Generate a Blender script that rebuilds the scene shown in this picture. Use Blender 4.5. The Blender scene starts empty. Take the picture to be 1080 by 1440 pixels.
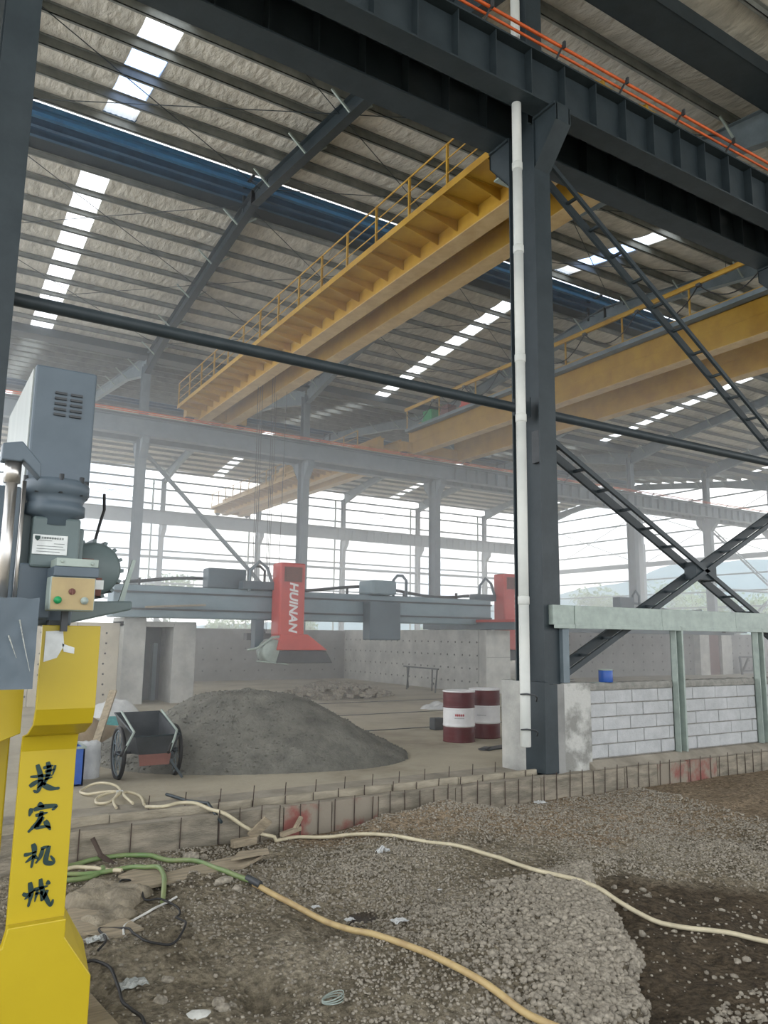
import bpy, math, random
import numpy as np
from mathutils import Vector, Matrix, noise
random.seed(7); rng = np.random.default_rng(7)
SC = bpy.context.scene
COL = SC.collection
PI = math.pi

# ------------------------------------------------------------------ camera
ROT = ((0.84961224, -0.09413317, -0.51893929), (-0.52726999, -0.12910504, -0.83983227), (0.0120584, 0.98715289, -0.15932282))
cd = bpy.data.cameras.new('camera'); cam = bpy.data.objects.new('camera', cd); COL.objects.link(cam)
cd.sensor_fit = 'HORIZONTAL'; cd.sensor_width = 36; cd.lens = 36 * 1075 / 1080; cd.clip_end = 3000; cd.clip_start = .05
cam.matrix_world = Matrix.Translation((0, 0, 1.9)) @ Matrix(ROT).to_4x4()
SC.camera = cam
# ------------------------------------------------------------------ sky
W = bpy.data.worlds.new('sky'); SC.world = W; W.use_nodes = True
nt = W.node_tree; nt.nodes.clear()
out = nt.nodes.new('ShaderNodeOutputWorld'); bg = nt.nodes.new('ShaderNodeBackground')
tc = nt.nodes.new('ShaderNodeTexCoord'); nz = nt.nodes.new('ShaderNodeTexNoise'); rp = nt.nodes.new('ShaderNodeValToRGB')
nz.inputs['Scale'].default_value = 2.2; nz.inputs['Detail'].default_value = 5
rp.color_ramp.elements[0].position = .38; rp.color_ramp.elements[0].color = (.72, .84, 1, 1)
rp.color_ramp.elements[1].position = .56; rp.color_ramp.elements[1].color = (1, .985, .97, 1)
nt.links.new(tc.outputs['Generated'], nz.inputs['Vector']); nt.links.new(nz.outputs['Fac'], rp.inputs['Fac'])
nt.links.new(rp.outputs['Color'], bg.inputs['Color']); bg.inputs['Strength'].default_value = 1.0
nt.links.new(bg.outputs[0], out.inputs[0])
# hazy sun far off behind thin cloud, ahead and to the left of the view
sd = bpy.data.lights.new('sun', 'SUN'); so = bpy.data.objects.new('sun', sd); COL.objects.link(so)
sd.energy = .6; sd.angle = .5; sd.color = (1, .96, .9); so.rotation_euler = (math.radians(-38), math.radians(-14), 0)
SC.view_settings.view_transform = 'Standard'; SC.view_settings.look = 'None'
SC.view_settings.gamma = 1; SC.view_settings.use_curve_mapping = False
SC.view_settings.exposure = 1.65
SC.cycles.use_denoising = True
SC.cycles.max_bounces = 8; SC.cycles.diffuse_bounces = 5; SC.cycles.glossy_bounces = 2; SC.cycles.transmission_bounces = 4
SC.cycles.transparent_max_bounces = 12; SC.cycles.volume_bounces = 2

# ------------------------------------------------------------------ materials
def mat(name, col, col2=None, rough=.7, metal=0., scale=6., bump=0., bscale=None, detail=6, lo=.35, hi=.65, stretch=(1, 1, 1), spec=.4, alpha=None, mid=None, vor=False):
    m = bpy.data.materials.new(name); m.use_nodes = True
    n = m.node_tree.nodes; l = m.node_tree.links; b = n['Principled BSDF']
    b.inputs['Roughness'].default_value = rough; b.inputs['Metallic'].default_value = metal
    b.inputs['Specular IOR Level'].default_value = spec
    if col2 is None: col2 = tuple(c * .72 for c in col)
    t = n.new('ShaderNodeTexCoord'); mp = n.new('ShaderNodeMapping'); mp.inputs['Scale'].default_value = stretch
    l.new(t.outputs['Object'], mp.inputs['Vector'])
    a = n.new('ShaderNodeTexNoise'); a.inputs['Scale'].default_value = scale; a.inputs['Detail'].default_value = detail; a.inputs['Roughness'].default_value = .62
    l.new(mp.outputs[0], a.inputs['Vector'])
    r = n.new('ShaderNodeValToRGB'); r.color_ramp.elements[0].position = lo; r.color_ramp.elements[1].position = hi
    r.color_ramp.elements[0].color = (*col2, 1); r.color_ramp.elements[1].color = (*col, 1)
    if mid is not None:
        e = r.color_ramp.elements.new((lo + hi) / 2); e.color = (*mid, 1)
    l.new(a.outputs['Fac'], r.inputs['Fac']); l.new(r.outputs['Color'], b.inputs['Base Color'])
    if bump:
        if vor:
            c = n.new('ShaderNodeTexVoronoi'); c.inputs['Scale'].default_value = bscale or scale * 4
            o = c.outputs['Distance']
        else:
            c = n.new('ShaderNodeTexNoise'); c.inputs['Scale'].default_value = bscale or scale * 4; c.inputs['Detail'].default_value = 8
            o = c.outputs['Fac']
        l.new(mp.outputs[0], c.inputs['Vector'])
        u = n.new('ShaderNodeBump'); u.inputs['Strength'].default_value = min(1, bump); u.inputs['Distance'].default_value = .03 * max(1, bump)
        l.new(o, u.inputs['Height']); l.new(u.outputs[0], b.inputs['Normal'])
    return m
M = {}
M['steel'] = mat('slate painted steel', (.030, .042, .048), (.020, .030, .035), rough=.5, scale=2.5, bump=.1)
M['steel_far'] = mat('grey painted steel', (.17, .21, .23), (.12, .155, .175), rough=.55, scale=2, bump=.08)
M['steel_light'] = mat('light grey galvanised steel', (.34, .40, .36), (.26, .31, .28), rough=.45, metal=.1, scale=5)
M['yellow'] = mat('crane yellow paint', (.47, .285, .038), (.36, .20, .028), rough=.42, scale=1.2, bump=.05)
M['yellow_pale'] = mat('pale yellow flange paint', (.56, .41, .20), (.42, .28, .12), rough=.5, scale=2)  # paler yellow for the bottom flanges
M['orange'] = mat('orange conductor insulation', (.72, .14, .03), (.5, .09, .02), rough=.45, scale=3)
M['foil'] = mat('wrinkled silver insulation facing', (.63, .605, .53), (.40, .385, .335), rough=.5, metal=.12, scale=2.4, bump=3, bscale=3.4, stretch=(1.8, .7, 1), lo=.3, hi=.7)
M['purlin'] = mat('galvanised purlin', (.22, .23, .21), (.13, .14, .13), rough=.55, metal=.1, scale=2)
M['blue'] = mat('blue ridge sheet', (.03, .14, .26), (.02, .09, .18), rough=.4, scale=2)
M['blue_d'] = mat('dark blue steel', (.03, .09, .16), (.02, .06, .11), rough=.45, scale=2)
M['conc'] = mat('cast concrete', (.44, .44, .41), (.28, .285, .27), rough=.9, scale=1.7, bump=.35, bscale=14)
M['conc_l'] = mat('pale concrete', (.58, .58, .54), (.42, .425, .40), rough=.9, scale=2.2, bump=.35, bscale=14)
M['conc_d'] = mat('dark concrete', (.29, .29, .275), (.20, .20, .19), rough=.92, scale=1.4, bump=.35, bscale=12)  # darker copy of the cast concrete
M['beige'] = mat('beige panel', (.55, .50, .40), (.45, .41, .33), rough=.9, scale=2, bump=.2)
M['block'] = mat('aerated concrete block', (.46, .47, .47), (.37, .38, .38), rough=.92, scale=5, bump=.25, bscale=40)
M['mortar'] = mat('grey mortar', (.30, .29, .26), (.2, .2, .18), rough=.95, scale=9, bump=.4)
M['plaster'] = mat('rough cement render', (.48, .48, .45), (.24, .24, .22), rough=.95, scale=2.4, bump=.5, bscale=20, lo=.42, hi=.56)
M['hole'] = mat('dark tie hole', (.05, .05, .045), rough=1)
M['floor'] = mat('dusty site floor', (.40, .36, .275), (.24, .21, .155), rough=.95, scale=.55, bump=.5, bscale=8, detail=9, mid=(.35, .315, .24))
M['form'] = mat('weathered formwork board', (.30, .265, .205), (.15, .135, .105), rough=.9, scale=3, bump=.4, bscale=22, stretch=(1, 4, 4))
M['form_l'] = mat('pale formwork board', (.38, .34, .26), (.23, .205, .155), rough=.9, scale=3, bump=.4, bscale=22, stretch=(1, 4, 4))
M['form_red'] = mat('formwork with worn red paint', (.23, .085, .07), (.24, .21, .165), rough=.85, scale=3, bump=.3, lo=.45, hi=.6)
M['form_cap'] = mat('wet cement ledge', (.32, .29, .235), (.19, .17, .135), rough=.9, scale=2, bump=.5, bscale=9)
M['rebar'] = mat('rusty reinforcing bar', (.07, .05, .04), rough=.8)
M['pvc'] = mat('white plastic pipe', (.60, .61, .57), (.50, .52, .49), rough=.4, scale=1.5)
M['soil'] = mat('dark damp soil', (.135, .105, .07), (.085, .066, .045), rough=1, scale=1.8, bump=.7, bscale=24)
M['stone'] = mat('crushed grey stone', (.37, .335, .27), (.16, .142, .112), rough=.95, scale=22, detail=2, bump=.3, bscale=60, lo=.3, hi=.7)
M['pile'] = mat('grey sand and gravel', (.20, .195, .165), (.10, .098, .085), rough=.97, scale=3, bump=1.0, bscale=22, lo=.3, hi=.7)
M['sand'] = mat('brown sand', (.30, .23, .15), (.22, .17, .11), rough=1, scale=3, bump=.5)
M['red'] = mat('red machine enamel', (.50, .06, .045), (.42, .05, .04), rough=.35, scale=2)
M['maroon'] = mat('maroon drum paint', (.105, .018, .022), (.075, .013, .017), rough=.4, scale=4)
M['white'] = mat('white paint', (.72, .72, .72), (.60, .60, .61), rough=.45, scale=4)
M['bridge'] = mat('grey blue machine enamel', (.20, .27, .30), (.15, .21, .24), rough=.45, scale=1.4)
M['bridge_d'] = mat('dark blue grey enamel', (.08, .115, .135), (.06, .085, .10), rough=.45, scale=1.4)
M['black'] = mat('black rubber', (.02, .02, .02), rough=.6)
M['dark'] = mat('dark oily metal', (.055, .06, .065), (.035, .04, .043), rough=.5, scale=5)
M['brownpaint'] = mat('rust brown paint', (.17, .075, .06), (.12, .055, .045), rough=.7, scale=3)
M['myel'] = mat('bright yellow enamel', (.48, .365, .016), (.42, .315, .014), rough=.33, scale=1.2, lo=.3, hi=.8)
M['mgrey'] = mat('machine grey blue enamel', (.095, .125, .15), (.07, .095, .115), rough=.42, scale=2.0)
M['mgreen'] = mat('machine grey green enamel', (.13, .17, .17), (.10, .135, .135), rough=.45, scale=3)
M['film'] = mat('grey enamel paled by side light', (.30, .33, .31), (.20, .23, .22), rough=.35, scale=5, stretch=(1, 1, .15))  # paler tone imitating side light on the belt guard
M['chrome'] = mat('ground steel rod', (.6, .58, .55), rough=.28, metal=.9, scale=4)
M['tan'] = mat('tan control plate', (.40, .31, .15), (.34, .26, .13), rough=.5, scale=8)
M['paper'] = mat('printed white plate', (.74, .77, .75), rough=.5)
M['ink'] = mat('dark green ink', (.015, .045, .04), rough=.5)
M['ink_grey'] = mat('grey print', (.25, .28, .27), rough=.6)
M['ink_red'] = mat('red print', (.45, .03, .04), rough=.6)
M['green_btn'] = mat('green button', (.02, .30, .10), rough=.4)
M['hose_y'] = mat('pale yellow hose', (.56, .50, .35), (.44, .39, .27), rough=.45, scale=8)
M['hose_o'] = mat('ochre hose', (.50, .38, .18), (.38, .27, .13), rough=.5, scale=8)
M['hose_g'] = mat('green hose', (.13, .22, .08), (.21, .25, .11), rough=.4, scale=3)
M['hose_w'] = mat('white hose', (.7, .7, .66), rough=.45)
M['wood'] = mat('weathered plank', (.36, .30, .21), (.22, .185, .13), rough=.9, scale=3, bump=.3, stretch=(1, 8, 8))
M['sack'] = mat('cement sack paper', (.30, .26, .19), (.15, .13, .095), rough=.9, scale=7, bump=1.6, bscale=11)
M['bluebox'] = mat('blue plastic', (.03, .10, .38), (.025, .08, .3), rough=.4)
M['bag'] = mat('white woven bag', (.56, .57, .56), (.45, .46, .46), rough=.8, scale=6, bump=.4)
M['teal'] = mat('teal netting', (.04, .25, .24), (.02, .15, .16), rough=.8, scale=20)
M['film2'] = mat('clear crumpled film', (.5, .52, .5), (.3, .32, .3), rough=.25, scale=12, bump=.8)
M['puddle'] = mat('dark muddy water', (.035, .026, .018), rough=.12, scale=2)
M['leaf'] = mat('tree leaves', (.10, .19, .045), (.05, .11, .025), rough=.8, scale=.5)
M['leaf2'] = mat('dusty green leaves', (.16, .26, .09), (.08, .15, .05), rough=.8, scale=.5)
M['bark'] = mat('bark', (.10, .08, .06), rough=.95)
M['hill'] = mat('wooded hill in haze blue', (.17, .26, .30), (.12, .20, .24), rough=1, scale=.02, detail=8)  # distance haze mixed into the bluish base colour
M['yard'] = mat('bare site yard', (.42, .38, .31), (.30, .28, .22), rough=1, scale=.15, bump=.3, bscale=2)
M['mortar_col'] = M['plaster']

def skylight_mat(name, tint, mixf):
    m = bpy.data.materials.new(name); m.use_nodes = True; n = m.node_tree.nodes; l = m.node_tree.links
    n.remove(n['Principled BSDF']); o = n['Material Output']
    t = n.new('ShaderNodeBsdfTranslucent'); t.inputs[0].default_value = (*tint, 1)
    p = n.new('ShaderNodeBsdfTransparent'); p.inputs[0].default_value = (*tint, 1)
    x = n.new('ShaderNodeMixShader'); x.inputs[0].default_value = mixf
    l.new(t.outputs[0], x.inputs[1]); l.new(p.outputs[0], x.inputs[2]); l.new(x.outputs[0], o.inputs[0])
    return m
M['sky1'] = skylight_mat('translucent roof panel', (.95, .97, .98), .5)
M['sky2'] = skylight_mat('roof panel tinted by sky colour', (.45, .60, .95), .5)  # blue of the sky put into the panel's own tint

# ground material: pale crushed stone and dark damp soil kept apart by a vertex attribute
def ground_mat():
    m = bpy.data.materials.new('site ground'); m.use_nodes = True; n = m.node_tree.nodes; l = m.node_tree.links
    b = n['Principled BSDF']; b.inputs['Roughness'].default_value = .97; b.inputs['Specular IOR Level'].default_value = .2
    t = n.new('ShaderNodeTexCoord')
    def nse(s, d=8):
        a = n.new('ShaderNodeTexNoise'); a.inputs['Scale'].default_value = s; a.inputs['Detail'].default_value = d; a.inputs['Roughness'].default_value = .65
        l.new(t.outputs['Object'], a.inputs['Vector']); return a.outputs['Fac']
    def ramp(f, c):
        r = n.new('ShaderNodeValToRGB'); els = r.color_ramp.elements
        els[0].position, els[0].color = c[0][0], (*c[0][1], 1); els[1].position, els[1].color = c[-1][0], (*c[-1][1], 1)
        for p, k in c[1:-1]: e = els.new(p); e.color = (*k, 1)
        l.new(f, r.inputs['Fac']); return r.outputs['Color']
    pale = ramp(nse(1.5), [(.32, (.135, .112, .076)), (.5, (.255, .22, .157)), (.66, (.37, .325, .245))])
    brown = ramp(nse(1.3), [(.3, (.25, .19, .125)), (.7, (.34, .265, .18))])
    dark = ramp(nse(3.5), [(.3, (.075, .058, .038)), (.7, (.135, .105, .07))])
    at = n.new('ShaderNodeAttribute'); at.attribute_name = 'damp'
    at2 = n.new('ShaderNodeAttribute'); at2.attribute_name = 'brown'
    def mix(f, a, c):
        x = n.new('ShaderNodeMix'); x.data_type = 'RGBA'; l.new(f, x.inputs[0]); l.new(a, x.inputs[6]); l.new(c, x.inputs[7]); return x.outputs[2]
    fine = ramp(nse(17, 6), [(.36, (.52, .52, .52)), (.62, (1.2, 1.2, 1.2))])
    c = mix(at.outputs['Fac'], mix(at2.outputs['Fac'], pale, brown), dark)
    mu = n.new('ShaderNodeMix'); mu.data_type = 'RGBA'; mu.blend_type = 'MULTIPLY'; mu.inputs[0].default_value = 1
    l.new(c, mu.inputs[6]); l.new(fine, mu.inputs[7]); l.new(mu.outputs[2], b.inputs['Base Color'])
    v = n.new('ShaderNodeTexVoronoi'); v.inputs['Scale'].default_value = 26; l.new(t.outputs['Object'], v.inputs['Vector'])
    ad = n.new('ShaderNodeMath'); ad.operation = 'ADD'; l.new(v.outputs['Distance'], ad.inputs[0]); l.new(nse(40), ad.inputs[1])
    u = n.new('ShaderNodeBump'); u.inputs['Strength'].default_value = .9; u.inputs['Distance'].default_value = .05
    l.new(ad.outputs[0], u.inputs['Height']); l.new(u.outputs[0], b.inputs['Normal'])
    return m
M['ground'] = ground_mat()

# ------------------------------------------------------------------ mesh helpers
class MB:
    def __init__(s): s.v = []; s.f = []; s.sm = []; s.mi = []; s.cur = 0; s.mats = []
    def use(s, m):
        if m not in s.mats: s.mats.append(m)
        s.cur = s.mats.index(m); return s
    def add(s, vs, fs, smooth=False):
        k = len(s.v); s.v += [tuple(p) for p in vs]
        for f in fs: s.f.append([k + i for i in f]); s.sm.append(smooth); s.mi.append(s.cur)
        return s
    def box(s, c, d, rot=None):
        hx, hy, hz = d[0] / 2, d[1] / 2, d[2] / 2
        vs = [Vector((x, y, z)) for x in (-hx, hx) for y in (-hy, hy) for z in (-hz, hz)]
        if rot is not None: vs = [rot @ p for p in vs]
        c = Vector(c); return s.add([p + c for p in vs], [(0, 1, 3, 2), (4, 6, 7, 5), (0, 4, 5, 1), (2, 3, 7, 6), (0, 2, 6, 4), (1, 5, 7, 3)])
    def span(s, x0, x1, y0, y1, z0, z1): return s.box(((x0 + x1) / 2, (y0 + y1) / 2, (z0 + z1) / 2), (abs(x1 - x0), abs(y1 - y0), abs(z1 - z0)))
    def bar(s, p0, p1, w, h, up=(0, 0, 1), off=(0, 0)):
        p0 = Vector(p0); p1 = Vector(p1); d = p1 - p0; L = d.length; d.normalize()
        side = d.cross(Vector(up)); side.normalize(); u = side.cross(d)
        R = Matrix((side, d, u)).transposed()
        return s.box((p0 + p1) / 2 + side * off[0] + u * off[1], (w, L, h), R)
    def ibeam(s, p0, p1, h, w, tf=.025, tw=.02, up=(0, 0, 1)):
        s.bar(p0, p1, w, tf, up, (0, h / 2 - tf / 2)); s.bar(p0, p1, w, tf, up, (0, -h / 2 + tf / 2)); return s.bar(p0, p1, tw, h - 2 * tf, up)
    def tube(s, pts, r, n=8, cap=True, smooth=True, r1=None):
        pts = [Vector(p) for p in pts]; k = len(pts); rings = []
        up = Vector((0, 0, 1)); prev = None
        for i, p in enumerate(pts):
            t = (pts[min(i + 1, k - 1)] - pts[max(i - 1, 0)]); t.normalize()
            a = prev - t * prev.dot(t) if prev is not None else (up.cross(t) if abs(t.z) < .95 else Vector((1, 0, 0)).cross(t))
            if a.length < 1e-6: a = Vector((1, 0, 0)).cross(t)
            a.normalize(); b = t.cross(a); prev = a
            rr = r if r1 is None else r + (r1 - r) * i / (k - 1)
            rings.append([p + (a * math.cos(q) + b * math.sin(q)) * rr for q in (2 * PI * j / n for j in range(n))])
        vs = [q for R in rings for q in R]; fs = []
        for i in range(k - 1):
            for j in range(n): fs.append((i * n + j, i * n + (j + 1) % n, (i + 1) * n + (j + 1) % n, (i + 1) * n + j))
        s.add(vs, fs, smooth)
        if cap: s.add(rings[0], [tuple(range(n))[::-1]]); s.add(rings[-1], [tuple(range(n))])
        return s
    def lathe(s, prof, c=(0, 0, 0), n=24, axis='z', smooth=True):
        vs = []; fs = []; c = Vector(c)
        for (r, z) in prof:
            for j in range(n):
                a = 2 * PI * j / n; p = (r * math.cos(a), r * math.sin(a), z)
                if axis == 'y': p = (p[0], p[2], p[1])
                if axis == 'x': p = (p[2], p[0], p[1])
                vs.append(Vector(p) + c)
        for i in range(len(prof) - 1):
            for j in range(n): fs.append((i * n + j, i * n + (j + 1) % n, (i + 1) * n + (j + 1) % n, (i + 1) * n + j))
        fs.append(tuple(range(n))[::-1]); fs.append(tuple((len(prof) - 1) * n + j for j in range(n)))
        return s.add(vs, fs, smooth)
    def prism(s, poly, axis, a, b):
        """poly: 2-D outline, extruded between a and b along axis ('x': (y,z), 'y': (x,z), 'z': (x,y))"""
        def P(p, t): return {'x': (t, p[0], p[1]), 'y': (p[0], t, p[1]), 'z': (p[0], p[1], t)}[axis]
        n = len(poly); vs = [P(p, a) for p in poly] + [P(p, b) for p in poly]
        fs = [tuple(range(n)), tuple(range(2 * n - 1, n - 1, -1))] + [(i, (i + 1) % n, n + (i + 1) % n, n + i) for i in range(n)]
        return s.add(vs, fs)
    def build(s, name, m=None, parent=None, bevel=0, recalc=True):
        me = bpy.data.meshes.new(name); me.from_pydata(s.v, [], s.f)
        for mm in (s.mats or [m]): me.materials.append(M[mm] if isinstance(mm, str) else mm)
        me.polygons.foreach_set('use_smooth', s.sm)
        if s.mats: me.polygons.foreach_set('material_index', s.mi)
        if recalc:
            import bmesh
            b = bmesh.new(); b.from_mesh(me); bmesh.ops.recalc_face_normals(b, faces=b.faces); b.to_mesh(me); b.free()
        o = bpy.data.objects.new(name, me); COL.objects.link(o)
        if parent is not None: o.parent = parent
        if bevel:
            q = o.modifiers.new('edge', 'BEVEL'); q.width = bevel; q.segments = 2; q.limit_method = 'ANGLE'
        return o
def tag(o, label=None, cat=None, group=None, kind=None):
    if label: o['label'] = label
    if cat: o['category'] = cat
    if group: o['group'] = group
    if kind: o['kind'] = kind
    return o
def empty(name, loc=(0, 0, 0)):
    """an Empty at a thing's base; parts keep world coordinates through the inverse"""
    o = bpy.data.objects.new(name, None); COL.objects.link(o); o.location = loc; o.empty_display_size = .1
    return o
def keep(o, parent):
    o.parent = parent; o.matrix_parent_inverse = Matrix.Translation(parent.location).inverted(); return o
def thing(name, loc, label, cat, group=None): return tag(empty(name, loc), label, cat, group)
def part(mb, name, m, par, bevel=0, label=None):
    o = mb.build(name, m, None, bevel)
    if par.type == 'EMPTY': keep(o, par)
    else: o.parent = par
    if label: o['label'] = label
    return o
def text(s, size, m, name, par, loc, rot, depth=.002, font=None, space=1.0, shear=0, offset=0, align='CENTER', sx=1.):
    c = bpy.data.curves.new(name, 'FONT'); c.body = s; c.size = size; c.extrude = depth; c.align_x = align; c.align_y = 'CENTER'; c.space_character = space; c.shear = shear; c.offset = offset
    c.materials.append(M[m]); o = bpy.data.objects.new(name, c); COL.objects.link(o); o.location = loc; o.rotation_euler = rot
    dg = bpy.context.evaluated_depsgraph_get(); me = bpy.data.meshes.new_from_object(o.evaluated_get(dg)); bpy.data.objects.remove(o)
    o = bpy.data.objects.new(name, me); COL.objects.link(o); o.location = loc; o.rotation_euler = rot
    if par is not None:
        if par.type == 'EMPTY': keep(o, par)
        else: o.parent = par
    return o
FX = [-7.3, .46] + [7.85 + 7.65 * k for k in range(0, 7)]          # frame lines along the building
YA, YB, YC = 8.4, 32.4, 56.4
def deck(y):                                          # underside of the roof sheet
    r = {0: -3.6, 1: 20.4, 2: 44.4}[0 if y < YA else (1 if y < YB else 2)]
    return 15.5 - .128 * abs(y - r)

# ================================================================== STRUCTURE
XL, XR = FX[0] - .3, FX[-1] + .3
SKY = [3.55, 19.6, 35.8, 51.5]
def roof(tagname, ridge, half, lo_y, hi_y, panels_from):
    c = tag(empty(tagname, (0, ridge, 15)), kind='structure')
    for sgn in (-1, 1):
        vent, npan = (1.0, 9) if sgn < 0 else (1.55, 10)
        ys = [ridge + sgn * vent + sgn * (12 - vent) * i / npan for i in range(npan + 1)]
        ys = [y for y in ys if lo_y - .1 <= y <= hi_y + .1]
        if len(ys) < 2: continue
        # insulated sheet, sagging between the purlins, open where the skylight strips are
        cuts = [XL]
        for s in SKY: cuts += [s - .42, s + .42]
        cuts.append(XR)
        mb = MB()
        for a, b in zip(cuts[0::2], cuts[1::2]):
            if b - a < .1: continue
            rows = []
            for i in range(len(ys) - 1):
                for t in ((0, .25, .5, .75) if i < len(ys) - 2 else (0, .25, .5, .75, 1)):
                    y = ys[i] + (ys[i + 1] - ys[i]) * t
                    z = 15.5 - .128 * abs(y - ridge) - .07 * math.sin(PI * t)
                    rows.append((y, z))
            n = len(rows); nx = max(1, int((b - a) / .9)); vs = []
            for k in range(nx + 1):
                x = a + (b - a) * k / nx
                for (y, z) in rows: vs.append((x, y, z + .025 * noise.noise((x * 1.3, y * 2.1, 3.1))))
            fs = [(k * n + j, k * n + j + 1, (k + 1) * n + j + 1, (k + 1) * n + j) for k in range(nx) for j in range(n - 1)]
            mb.add(vs, fs, True)
            mb.add([(x, y, z + .12) for x, y, z in vs], fs)          # outer steel sheet above the insulation
        part(mb, 'roof_sheet', 'foil', c)
        for y in ys[:] if abs(ys[-1] - ridge) < 11.8 else ys:
            z = 15.5 - .128 * abs(y - ridge)
            pd = .25 if sgn < 0 else .17
            p = MB(); p.span(XL, XR, y - .010, y + .010, z - pd, z - .02); p.span(XL, XR, y - .01, y + .07, z - pd, z - pd + .015); p.span(XL, XR, y - .07, y + .01, z - .035, z - .02)
            part(p, 'purlin', 'purlin', c)
        for s in SKY:
            for i in range(len(ys) - 1):
                y0, y1 = ys[i], ys[i + 1]
                z0, z1 = (15.5 - .128 * abs(y - ridge) + .03 for y in (y0, y1))
                p = MB(); nn = 6
                vs = []
                for k in range(2 * nn + 1):
                    x = s - .42 + .84 * k / (2 * nn); dz = .025 if k % 2 else 0
                    vs += [(x, y0, z0 + dz), (x, y1, z1 + dz)]
                p.add(vs, [(2 * k, 2 * k + 1, 2 * k + 3, 2 * k + 2) for k in range(2 * nn)])
                blue = (ridge > 10 and ridge < 30 and sgn < 0 and i in (1, 2) and s < 25)  # these panels carry the sky colour as a painted tint
                part(p, 'skylight_panel', 'sky2' if blue else 'sky1', c)
    # rafters: tapered plate girders, deep at the columns
    for x in FX:
        for sgn in (-1, 1):
            ye = ridge + sgn * 11.9
            if not (lo_y - 1 <= ye <= hi_y + 1): continue
            top = lambda y: 15.5 - .128 * abs(y - ridge) - .25
            p = MB()
            y0, y1, y2 = ridge, ridge + sgn * 8.2, ye
            lo = [top(y0) - .48, top(y1) - .48, top(y2) - .85]
            p.prism([(y0, top(y0)), (y1, top(y1)), (y2, top(y2)), (y2, lo[2]), (y1, lo[1]), (y0, lo[0])], 'x', x - .008, x + .008)
            p.bar((x, y0, top(y0) - .01), (x, y2, top(y2) - .01), .24, .02)
            p.bar((x, y0, lo[0]), (x, y1, lo[1]), .24, .025); p.bar((x, y1, lo[1]), (x, y2, lo[2]), .24, .025)
            p.box((x, y0, (top(y0) + lo[0]) / 2), (.26, .03, .52))
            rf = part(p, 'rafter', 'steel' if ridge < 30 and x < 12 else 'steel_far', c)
            b = MB()
            for k in range(0, 10, 2):                                # fly braces to the purlins
                y = ridge + sgn * (1.25 + 10.75 * k / 9)
                if abs(y - ridge) > 11: continue
                b.bar((x, y, lo[0] + (lo[1] - lo[0]) * abs(y - ridge) / 8.2 + .05), (x + .55, y, top(y) + .02), .045, .045)
                b.bar((x, y, lo[0] + (lo[1] - lo[0]) * abs(y - ridge) / 8.2 + .05), (x - .55, y, top(y) + .02), .045, .045)
            b.build('fly_brace', 'steel_light', rf)
    return c
def ridge_vent(c, ridge, slot=True):
    # raised ridge ventilator: ribbed blue cap; on the near side a narrow open slot lets daylight in
    n0 = -1.02; mb = MB(); prof = []
    ed = [n0, -.80] if slot else []
    def zc(d): return 15.98 - .10 * abs(d)
    st = [(-1.08, .30), (.345, 1.2)] if slot else [(-1.08, 1.2)]
    for (a, b) in st:
        n = max(2, int((b - a) / .09)); ys = [a + (b - a) * i / n for i in range(n + 1)]
        vs = []
        for i, d in enumerate(ys): z = zc(d) + (.035 if i % 2 else 0); vs += [(XL, ridge + d, z), (XR, ridge + d, z)]
        mb.add(vs, [(2 * i, 2 * i + 1, 2 * i + 3, 2 * i + 2) for i in range(n)])
    part(mb, 'ridge_cap', 'blue', c)
    for d, z0, z1, m in ((-1.02, 15.36, 15.46, 'blue_d'), (1.0, 15.36, 15.9, 'blue_d'), (.25, 15.46, 15.6, 'blue'), (.6, 15.4, 15.58, 'blue_d')):
        q = MB(); q.span(XL, XR, ridge + d - .012, ridge + d + .012, z0, z1); q.span(XL, XR, ridge + d - .06, ridge + d + .06, z0, z0 + .012); part(q, 'vent_rail', m, c)
    q = MB(); q.add([(XL, ridge + .98, 15.40), (XR, ridge + .98, 15.40), (XR, ridge + 1.6, 15.30), (XL, ridge + 1.6, 15.30)], [(0, 1, 2, 3)]); part(q, 'ridge_shade_plate', 'steel', c)  # dark plate standing in for deep shade at the ridge purlin
    for x in FX:
        f = MB()
        for d in (-.96, .94): f.bar((x, ridge + d, 15.0), (x, ridge + d, 15.9), .08, .08, (0, 1, 0)); f.bar((x, ridge, 15.9), (x, ridge + d, 15.82), .08, .08)
        f.bar((x, ridge - .95, 15.2), (x, ridge + .95, 15.2), .06, .08); part(f, 'vent_frame', 'steel', c)
r1 = roof('ceiling', 20.4, 12, YA, YB, 0); ridge_vent(r1, 20.4)
r2 = roof('ceiling', 44.4, 12, YB, YC, 0); ridge_vent(r2, 44.4, False)
r0 = roof('ceiling', -3.6, 12, -15.6, YA, 0)
rr = MB(); rr.add([(XL, -4.9, 15.4), (XR, -4.9, 15.4), (XR, -2.3, 15.4), (XL, -2.3, 15.4)], [(0, 1, 2, 3)]); part(rr, 'ridge_sheet', 'blue', r0)
# valley gutters over the column rows
for y in (YA, YB):
    g = MB(); g.span(XL, XR, y - .35, y + .35, 13.62, 13.64); g.span(XL, XR, y - .36, y - .34, 13.62, 13.95); g.span(XL, XR, y + .34, y + .36, 13.62, 13.95)
    part(g, 'gutter', 'steel', r1)
# diagonal wind rods in the roof
for (xa, xb) in ((FX[1], FX[2]), (FX[2], FX[3]), (FX[3], FX[4])):
    for (ya, yb) in ((10, 15), (15, 20), (21, 26), (26, 31)):
        t = MB()
        za, zb = deck(ya) - .35, deck(yb) - .35
        t.tube([(xa, ya, za), (xb, yb, zb)], .012, 5); part(t, 'wind_rod', 'steel', r1)
        t = MB(); t.tube([(xb, ya, za), (xa, yb, zb)], .012, 5); part(t, 'wind_rod', 'steel', r1)

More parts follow.
